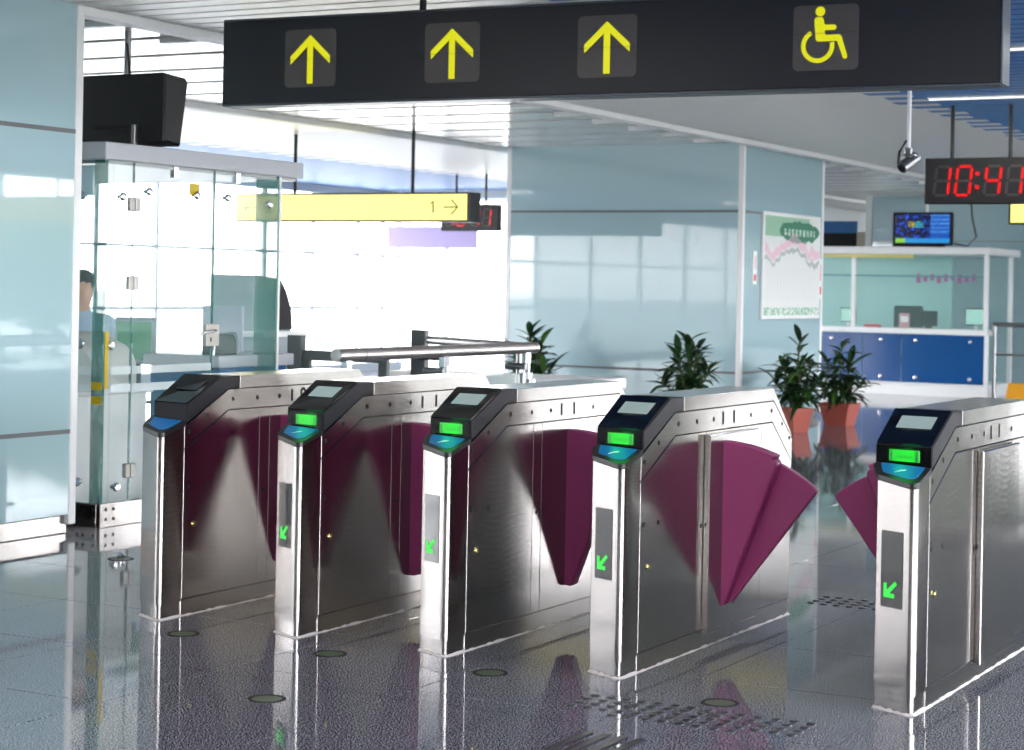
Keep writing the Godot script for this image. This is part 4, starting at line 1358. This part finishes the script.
# ---------------------------------------------------------------- things hung from the ceiling
func seven_seg(parent: Node, at: Vector3, w: float, h: float, lit: String) -> void:
	var th := w * 0.2
	var lean := 0.1
	var geo := {"a": [Vector2(0, h), Vector2(w, h)], "g": [Vector2(0, h / 2), Vector2(w, h / 2)], "d": [Vector2(0, 0), Vector2(w, 0)], "f": [Vector2(0, h / 2), Vector2(0, h)], "b": [Vector2(w, h / 2), Vector2(w, h)], "e": [Vector2(0, 0), Vector2(0, h / 2)], "c": [Vector2(w, 0), Vector2(w, h / 2)]}
	for k in geo:
		var a: Vector2 = geo[k][0]
		var b: Vector2 = geo[k][1]
		var d := (b - a).normalized()
		var nrm := Vector2(-d.y, d.x) * th / 2
		a += d * 0.006
		b -= d * 0.006
		var poly := PackedVector2Array([a, a + d * th / 2 - nrm, b - d * th / 2 - nrm, b, b - d * th / 2 + nrm, a + d * th / 2 + nrm])
		for i in poly.size():
			poly[i].x += (poly[i].y) * lean
		var key := "seg%s%f%f" % [k, w, h]
		if not cache.has(key):
			cache[key] = pm(poly, 0.0, 0.003)
		part(parent, "segment", cache[key], M.red_led if k in lit else M.seg_off, at)

func clock(at: Vector3, label: String, rod_top: float) -> void:
	var t := thing("digital_clock", label, "clock", at, 0.0, "hanging digital clocks")
	var W := 0.88
	var H := 0.36
	bb(t, "case", Vector3(0, 0, -0.12), Vector3(W, H, 0), M.black_matte, 0.006)
	var xs := [0.075, 0.245, 0.475, 0.645]
	var dig := ["bc", "abcdef", "bcfg", "bc"]
	for i in 4:
		seven_seg(t, Vector3(xs[i], 0.068, 0.001), 0.112, 0.225, dig[i])
	for y in [0.13, 0.235]:
		part(t, "colon_dot", pm(rrect(0.032, 0.032, 0.008), 0.0, 0.003), M.red_led, Vector3(0.42, y, 0.001))
	for x in [0.2, 0.66]:
		part(t, "hanger", tm([Vector3(x, H, -0.06), Vector3(x, rod_top - at.y, -0.06)], 0.016, 8), M.black_matte)

func hanging_things() -> void:
	clock(Vector3(-4.55, 2.107, -15.0), "black digital clock with red digits hanging near the right edge", CEIL + 0.1)
	clock(Vector3(-13.5, 2.12, -22.5), "black digital clock partly hidden behind the long yellow sign", CEIL + 0.1)
	# long lit yellow sign
	var t := thing("yellow_sign", "long glowing yellow direction sign hanging behind the glass booth", "sign", Vector3(-12.05, 2.0, -16.0), deg_to_rad(0.5))
	var L := 2.74
	bb(t, "case", Vector3(0, 0, -0.2), Vector3(L + 0.02, 0.285, -0.004), M.sign_black, 0.004)
	bb(t, "lit_face", Vector3(0.015, 0.018, -0.006), Vector3(L - 0.02, 0.267, 0.0), M.yellow_sign)
	bb(t, "frame", Vector3(0, 0, -0.006), Vector3(L + 0.02, 0.014, 0.006), M.sign_black)
	bb(t, "frame", Vector3(0, 0.271, -0.006), Vector3(L + 0.02, 0.285, 0.006), M.sign_black)
	for x in [0.66, 2.05]:
		part(t, "hanger", tm([Vector3(x, 0.285, -0.1), Vector3(x, CEIL - 1.9, -0.1)], 0.018, 8), M.black_matte)
	for s in [[L - 0.2, 1.0], [0.2, -1.0]]:
		var a := MB.new()
		a.box(Vector3.ZERO, Vector3(0.15, 0.013, 0.003))
		for sg in [-1.0, 1.0]:
			a.prism(PackedVector2Array([Vector2(0.075, 0.0), Vector2(0.0, sg * 0.07), Vector2(0.013, sg * 0.076), Vector2(0.09, 0.0)]), -0.0015, 0.0015)
		part(t, "arrow", a.mesh(), M.sign_ink, Vector3(s[0], 0.142, 0.002), Basis() if s[1] > 0 else Basis(Vector3.UP, PI))
	var font := SystemFont.new()
	font.font_names = PackedStringArray(["Droid Sans"])
	for q in [["1", L - 0.4], ["2", 0.42]]:
		var tx := TextMesh.new()
		tx.text = q[0]
		tx.font = font
		tx.font_size = 40
		tx.pixel_size = 0.004
		tx.depth = 0.003
		part(t, "numeral", tx, M.sign_ink, Vector3(q[1], 0.142, 0.002))
	var al := AreaLight3D.new()
	al.name = "sign_light"
	al.area_size = Vector2(L - 0.06, 0.24)
	al.light_color = Color(1.0, 0.9, 0.4)
	al.light_energy = 0.06
	al.area_range = 40.0
	al.shadow_enabled = true
	t.add_child(al)
	al.position = Vector3(L / 2, 0.142, 0.02)
	al.rotation.y = PI
	# second yellow sign, cut by the right edge
	var y2 := thing("small_yellow_sign", "yellow sign in a black case at the right edge below the clock", "sign", Vector3(-4.4, 2.02, -17.0))
	bb(y2, "case", Vector3(0, 0, -0.15), Vector3(1.4, 0.2, -0.004), M.sign_black, 0.004)
	bb(y2, "lit_face", Vector3(0.02, 0.015, -0.006), Vector3(1.38, 0.185, 0.0), M.yellow_sign)
	for x in [0.4, 1.1]:
		part(y2, "hanger", tm([Vector3(x, 0.2, -0.07), Vector3(x, CEIL - 1.9, -0.07)], 0.014, 8), M.black_matte)
	var y3 := thing("hall_yellow_sign", "yellow lit sign mirrored in the left teal column", "sign", Vector3(0.15, 1.98, -16.5))
	bb(y3, "case", Vector3(0, 0, -0.15), Vector3(1.7, 0.32, -0.004), M.sign_black, 0.004)
	bb(y3, "lit_face", Vector3(0.02, 0.02, -0.006), Vector3(1.68, 0.3, 0.0), M.yellow_sign)
	for x in [0.4, 1.3]:
		part(y3, "hanger", tm([Vector3(x, 0.32, -0.07), Vector3(x, CEIL - 1.9, -0.07)], 0.014, 8), M.black_matte)
	# camera on a pole
	var c := thing("security_camera", "small grey security camera on a ceiling pole below the long sign", "camera", Vector3(-4.07, 2.25, -13.0))
	part(c, "pole", tm([Vector3(0.01, 0.14, 0), Vector3(0.01, CEIL - 2.25 + 0.1, 0)], 0.014, 10), M.white_metal)
	bb(c, "joint", Vector3(-0.015, 0.08, -0.02), Vector3(0.035, 0.15, 0.02), M.steel_dull, 0.006)
	var dir := Vector3(-0.1, -0.12, 0.16).normalized()
	part(c, "housing", tm([-dir * 0.08 + Vector3(0.01, 0.045, 0), dir * 0.07 + Vector3(0.01, 0.045, 0)], 0.042, 14), M.steel_dull)
	part(c, "lens", tm([dir * 0.07 + Vector3(0.01, 0.045, 0), dir * 0.078 + Vector3(0.01, 0.045, 0)], 0.03, 14), M.black_gloss)
	bb(c, "sun_shield", Vector3(-0.02, 0.09, -0.1), Vector3(0.07, 0.1, 0.06), M.steel_dull, 0.003)
	part(c, "cable", tm([Vector3(0.0, 0.2, 0.02), Vector3(-0.045, 0.12, 0.03), Vector3(-0.055, 0.04, 0.02), Vector3(-0.02, 0.02, -0.02)], 0.01, 6), M.black_matte)
	# sign over the doors at the far left
	var ps := thing("purple_sign", "pale purple sign panel over the far glass doors", "sign", Vector3(-15.95, 2.14, -26.3))
	bb(ps, "panel", Vector3(-0.83, -0.175, -0.03), Vector3(0.83, 0.175, 0.0), std(Color(0.62, 0.55, 0.72), 0.5), 0.006)
	for x in [-0.6, 0.6]:
		part(ps, "hanger", tm([Vector3(x, 0.17, -0.015), Vector3(x, CEIL - 2.14, -0.015)], 0.012, 6), M.frame_white)

	# dark board with a blue head in the passage
	var bn := thing("passage_board", "dark board with a blue upper edge beyond the far booth roof", "board", Vector3(-10.75, 0, -31.0))
	bb(bn, "dark_field", Vector3(-0.55, 2.12, -0.02), Vector3(0.22, 2.38, 0.0), M.black_matte)
	bb(bn, "blue_field", Vector3(-0.55, 2.38, -0.02), Vector3(0.22, 2.58, 0.0), M.slat_blue)
	bb(bn, "side_post", Vector3(0.22, 0.0, -0.05), Vector3(0.42, 2.4, 0.03), std(Color(0.85, 0.8, 0.72), 0.6), 0.004)
	bb(bn, "side_post", Vector3(-0.6, 0.0, -0.05), Vector3(-0.55, 2.6, 0.03), M.plaster, 0.004)
	# grey machine out of view on the right, seen only as the dull tone mirrored in the gates
	var sc := thing("baggage_scanner", "grey-green baggage machine right of the gates", "machine", Vector3(-0.05, 0, -11.0))
	bb(sc, "cabinet", Vector3(-0.9, 0.06, -0.9), Vector3(1.1, 1.35, 0.0), std(Color(0.62, 0.65, 0.61), 0.5), 0.02)
	bb(sc, "opening", Vector3(-0.4, 0.65, -0.01), Vector3(0.5, 1.15, 0.004), M.gap)
	bb(sc, "belt", Vector3(-0.35, 0.55, 0.0), Vector3(0.45, 0.64, 0.9), M.black_plastic, 0.01)
	for x in [-0.3, 0.4]:
		for z in [-0.8, 0.8]:
			bb(sc, "foot", Vector3(x - 0.04, 0.0, z - 0.04), Vector3(x + 0.04, 0.56 if z > 0 else 0.07, z + 0.04), M.steel_dull)

# ---------------------------------------------------------------- railings
func railings() -> void:
	var t := thing("handrail", "thick stainless handrail on clamped posts behind the ticket gates", "railing", Vector3(-5.93, 0, -8.8))
	part(t, "rail", tm([Vector3(0, 1.0, 0), Vector3(0, 1.0, -2.3)], 0.037, 18), M.rail)
	for z in [-0.25, -1.05, -2.25]:
		part(t, "rail_sleeve", tm([Vector3(0, 1.0, z), Vector3(0, 1.0, z - 0.012)], 0.0378, 18), M.steel_dull)
	for z in [-0.1, -1.15, -2.18]:
		var p := Node3D.new()
		p.name = "post"
		t.add_child(p, true)
		p.position = Vector3(0, 0, z)
		bb(p, "clamp", Vector3(-0.022, 0.9, -0.03), Vector3(0.022, 0.975, 0.03), M.chrome, 0.006)
		for s in [-1.0, 1.0]:
			part(p, "post_bar", tm([Vector3(0.018 * s, 0.8, 0), Vector3(0.018 * s, 0.91, 0)], 0.011, 10), M.chrome)
			part(p, "post_leg", tm([Vector3(0, 0.012, 0.045 * s), Vector3(0, 0.84, 0.045 * s)], 0.025, 12), M.steel_dull)
		bb(p, "foot_plate", Vector3(-0.06, 0, -0.09), Vector3(0.06, 0.012, 0.09), M.steel, 0.003)
		part(p, "spacer", tm([Vector3(0.0, 0.88, 0.0), Vector3(-0.14, 0.88, 0.0)], 0.022, 10), M.steel_dull)
		for y in [0.78, 0.3]:
			part(p, "glass_stud", tm([Vector3(-0.03, y, -0.06), Vector3(0.03, y, -0.06)], 0.018, 10), M.chrome)
	for z in [-0.15, -1.2]:
		bb(t, "glass_panel", Vector3(-0.006, 0.1, z - 0.93), Vector3(0.006, 0.84, z), M.booth_glass)
	var r2 := thing("cross_rail", "darker short handrail crossing behind the thick stainless handrail", "railing", Vector3(-7.2, 0, -11.84))
	part(r2, "rail", tm([Vector3(0.02, 1.0, 0.0), Vector3(1.2, 1.0, 0.7)], 0.03, 14), M.steel_dull)
	bb(r2, "end_post", Vector3(-0.12, 0.0, -0.03), Vector3(0.0, 1.07, 0.03), std(Color(0.35, 0.37, 0.38), 0.4), 0.004)
	part(r2, "post", tm([Vector3(1.1, 0, 0.64), Vector3(1.1, 0.98, 0.64)], 0.02, 10), M.steel_dull)
	bb(r2, "bracket", Vector3(-0.02, 0.86, -0.02), Vector3(0.18, 0.9, 0.1), M.black_plastic, 0.004)
	var b := thing("barrier_post", "dark grey square post with side arm behind the leftmost gate", "barrier", Vector3(-7.74, 0, -11.0))
	bb(b, "post", Vector3(-0.06, 0, -0.03), Vector3(0.06, 1.03, 0.03), std(Color(0.33, 0.37, 0.36), 0.4), 0.004)
	bb(b, "arm", Vector3(0.06, 0.86, -0.02), Vector3(0.75, 0.93, 0.02), std(Color(0.33, 0.37, 0.36), 0.4), 0.004)
	bb(b, "arm_plate", Vector3(0.06, 0.6, -0.015), Vector3(0.12, 0.86, 0.015), std(Color(0.33, 0.37, 0.36), 0.4), 0.004)
	bb(b, "arm_foot", Vector3(0.68, 0.0, -0.02), Vector3(0.75, 0.86, 0.02), std(Color(0.33, 0.37, 0.36), 0.4), 0.004)
	var ws := thing("white_bench", "low white bench with dark slot behind the handrail end", "bench", Vector3(-7.6, 0, -12.6))
	bb(ws, "top", Vector3(-0.3, 0.66, -0.25), Vector3(1.5, 0.74, 0.25), M.white_metal, 0.01)
	bb(ws, "base", Vector3(-0.2, 0.0, -0.2), Vector3(1.4, 0.6, 0.2), M.white_metal, 0.01)
	bb(ws, "slot", Vector3(-0.25, 0.6, -0.22), Vector3(1.45, 0.66, 0.22), M.gap)

# ---------------------------------------------------------------- potted plants
func leaf_mesh(len: float, wid: float, droop: float) -> ArrayMesh:
	var b := MB.new()
	var k := 6
	var prev := []
	for i in k + 1:
		var s := float(i) / k
		var w := wid * pow(sin(PI * clampf(0.04 + s * 0.96, 0, 1)), 0.8)
		var c := Vector3(0, len * (s - 0.0) * 0.15 - droop * s * s * len, len * s)
		var row := [c + Vector3(-w, w * 0.35, 0), c, c + Vector3(w, w * 0.35, 0)]
		if i > 0:
			b.quad(prev[0], row[0], row[1], prev[1])
			b.quad(prev[1], row[1], row[2], prev[2])
		prev = row
	return b.mesh()

func plant(at: Vector3, label: String, pot_w: float, pot_h: float, height: float, radius: float, sd: int, stems: int) -> void:
	var t := thing("potted_plant", label, "plant", at, 0.3 * sd, "potted plants round the column")
	var rng := RandomNumberGenerator.new()
	rng.seed = sd
	var q := MB.new()
	var h := pot_w / 2
	var l := h * 0.74
	var lo := [Vector3(-l, 0, -l), Vector3(-l, 0, l), Vector3(l, 0, l), Vector3(l, 0, -l)]
	var mi := [Vector3(-h, pot_h * 0.82, -h), Vector3(-h, pot_h * 0.82, h), Vector3(h, pot_h * 0.82, h), Vector3(h, pot_h * 0.82, -h)]
	for i in 4:
		var j := (i + 1) % 4
		q.quad(lo[i], lo[j], mi[j], mi[i])
	part(t, "pot", q.mesh(), M.terracotta)
	var rim := MB.new()
	for s in [-1.0, 1.0]:
		rim.box(Vector3(s * h, pot_h * 0.9, 0), Vector3(0.02, pot_h * 0.2, pot_w + 0.02), 0.004)
		rim.box(Vector3(0, pot_h * 0.9, s * h), Vector3(pot_w + 0.02, pot_h * 0.2, 0.02), 0.004)
	part(t, "pot_rim", rim.mesh(), M.terracotta)
	bb(t, "soil", Vector3(-h + 0.012, pot_h * 0.83, -h + 0.012), Vector3(h - 0.012, pot_h * 0.93, h - 0.012), M.soil)
	var kinds := []
	for i in 4:
		var key := "leaf%d" % i
		if not cache.has(key):
			cache[key] = leaf_mesh(0.2 + 0.03 * i, 0.03 + 0.008 * (i % 2), [0.15, 0.4, 0.7, 0.25][i])
		kinds.append(cache[key])
	for s in stems:
		var a := TAU * s / stems + rng.randf_range(-0.3, 0.3)
		var rr := radius * (0.62 - 0.5 * float((s * 5) % stems) / stems) if s > 0 else 0.02
		var hh := pot_h + (height - pot_h) * ((0.3 + 0.5 * float((s * 5) % stems) / stems + rng.randf_range(-0.05, 0.05)) if s > 0 else 0.84)
		var foot := Vector3(cos(a), 0, sin(a)) * pot_w * 0.15 + Vector3(0, pot_h * 0.85, 0)
		var tip := Vector3(cos(a) * rr, hh, sin(a) * rr)
		var mid := foot.lerp(tip, 0.5) + Vector3(-cos(a), 0, -sin(a)) * 0.03
		part(t, "stem", tm([foot, mid, tip], 0.009, 6), M.stem)
		var n := 15
		for i in n:
			var up := float(i) / n
			var at2 := mid.lerp(tip, clampf(-0.2 + up * 1.2, -0.3, 1))
			var az := i * 2.4 + s * 1.3 + rng.randf_range(-0.3, 0.3)
			var el := lerpf(-0.2, 1.0, up * up) + rng.randf_range(-0.2, 0.2)
			var dir := Vector3(cos(az) * cos(el), sin(el), sin(az) * cos(el))
			var xx := Vector3.UP.cross(dir).normalized()
			var ba := Basis(xx, dir.cross(xx), dir).scaled_local(Vector3.ONE * rng.randf_range(0.75, 1.15))
			var mat: Material = M.leaf if rng.randf() < 0.5 else (M.leaf_dark if rng.randf() < 0.75 else M.leaf_light)
			part(t, "leaf", kinds[rng.randi() % 4], mat, at2, ba)

func plants() -> void:
	plant(Vector3(-6.79, 0, -18.25), "tall bushy plant in a terracotta pot at the near corner of the column", 0.22, 0.24, 1.05, 0.4, 3, 10)
	plant(Vector3(-6.78, 0, -19.5), "lower spreading plant in a wide terracotta pot before the blue booth", 0.32, 0.235, 0.95, 0.42, 5, 10)
	plant(Vector3(-7.66, 0, -17.55), "bushy plant before the front face of the teal column", 0.28, 0.24, 1.02, 0.46, 8, 11)
	plant(Vector3(-9.45, 0, -17.6), "leafy plant behind the handrail by the column's left edge", 0.28, 0.24, 1.06, 0.5, 12, 11)

# ---------------------------------------------------------------- on the floor
func floor_things() -> void:
	var dome := lm([Vector2(0.0175, 0.0), Vector2(0.0165, 0.003), Vector2(0.012, 0.0048), Vector2(0.0, 0.005)], 10)
	var g := "tactile studs in the floor"
	var t := thing("tactile_strip", "rows of round steel tactile studs in front of the open wide gate", "tactile paving", Vector3(-2.93, 0, -5.97), 0.0, g)
	for i in 14:
		for j in 5:
			if (i < 3 and j > 3) or (i > 10 and j == 4):
				continue
			part(t, "stud", dome, M.stud, Vector3(i * 0.06, 0.0, j * 0.06))
	var t2 := thing("tactile_strip", "rows of round tactile studs beyond the wide maroon flaps", "tactile paving", Vector3(-3.0, 0, -8.5), 0.0, g)
	for i in 14:
		for j in 4:
			part(t2, "stud", dome, M.stud, Vector3(i * 0.06, 0.0, j * 0.07))
	var t3 := thing("tactile_bars", "long raised tactile bars at the bottom edge of the floor", "tactile paving", Vector3(-2.7, 0, -5.47))
	var bar := bm(Vector3(0.03, 0.005, 1.2), 0.0022)
	for i in 4:
		part(t3, "bar", bar, M.stud, Vector3(i * 0.06, 0.0025, 0.6))
	var where := [[-3.827, -5.306, "green and black floor disc nearest the camera, left of centre"], [-4.097, -6.077, "floor disc in front of the lane left of the middle gate"], [-4.805, -6.092, "floor disc in front of the lane beside the unlit gate"], [-3.421, -6.106, "floor disc in front of the lane left of the spread flap gate"], [-2.525, -6.104, "floor disc among the tactile studs by the wide lane"], [-6.345, -7.54, "floor disc with a bright knob near the teal column's foot"]]
	for i in where.size():
		var w = where[i]
		var d := thing("floor_disc", w[2], "floor marker", Vector3(w[0], 0, w[1]), 0.0, "round floor discs")
		part(d, "rim", lm([Vector2(0.052, 0.0), Vector2(0.065, 0.0), Vector2(0.064, 0.002), Vector2(0.052, 0.002)], 24), M.black_plastic)
		part(d, "plate", lm([Vector2(0.052, 0.0), Vector2(0.052, 0.001), Vector2(0, 0.001)], 24), std(Color(0.33, 0.38, 0.3), 0.35))
		if i == 5:
			part(d, "knob", lm([Vector2(0.02, 0.0), Vector2(0.022, 0.02), Vector2(0.014, 0.035), Vector2(0, 0.038)], 12), M.chrome)

# ---------------------------------------------------------------- outside the windows
func outdoors() -> void:
	struct("ground", bm(Vector3(400, 0.2, 400)), M.concrete, Vector3(0, -0.35, 0))
	var rng := RandomNumberGenerator.new()
	rng.seed = 77
	var crown := MB.new()
	for i in 1500:
		var p := Vector3(rng.randfn(), rng.randfn(), rng.randfn()).normalized() * pow(rng.randf(), 0.4)
		p = Vector3(p.x * 2.1, p.y * 1.7, p.z * 2.1)
		var u := Vector3(rng.randfn(), rng.randfn(), rng.randfn()).normalized()
		var w := u.cross(Vector3(rng.randfn(), rng.randfn(), rng.randfn())).normalized()
		var s := rng.randf_range(0.12, 0.24)
		crown.quad(p - u * s, p - w * s * 0.6, p + u * s, p + w * s * 0.6)
	var cm := crown.mesh()
	var greens := [std(Color(0.22, 0.35, 0.15), 0.7), std(Color(0.3, 0.42, 0.18), 0.7), std(Color(0.42, 0.48, 0.2), 0.7)]
	for i in 7:
		var x: float = 12.4 + 2.6 * (i % 2)
		var z: float = -20.5 - 2.3 * i
		var t := thing("street_tree", "round green tree growing outside the right-hand windows", "tree", Vector3(x, -0.25, z), i * 1.1, "trees outside the right windows")
		part(t, "trunk", lm([Vector2(0.12, 0), Vector2(0.09, 0.8), Vector2(0.05, 1.9)], 8), std(Color(0.3, 0.25, 0.2), 0.9))
		var c := part(t, "crown", cm, greens[i % 3], Vector3(0, 1.75, 0), Basis().scaled(Vector3(0.78, 0.75, 0.78)))
		c.set_meta("kind", "stuff")
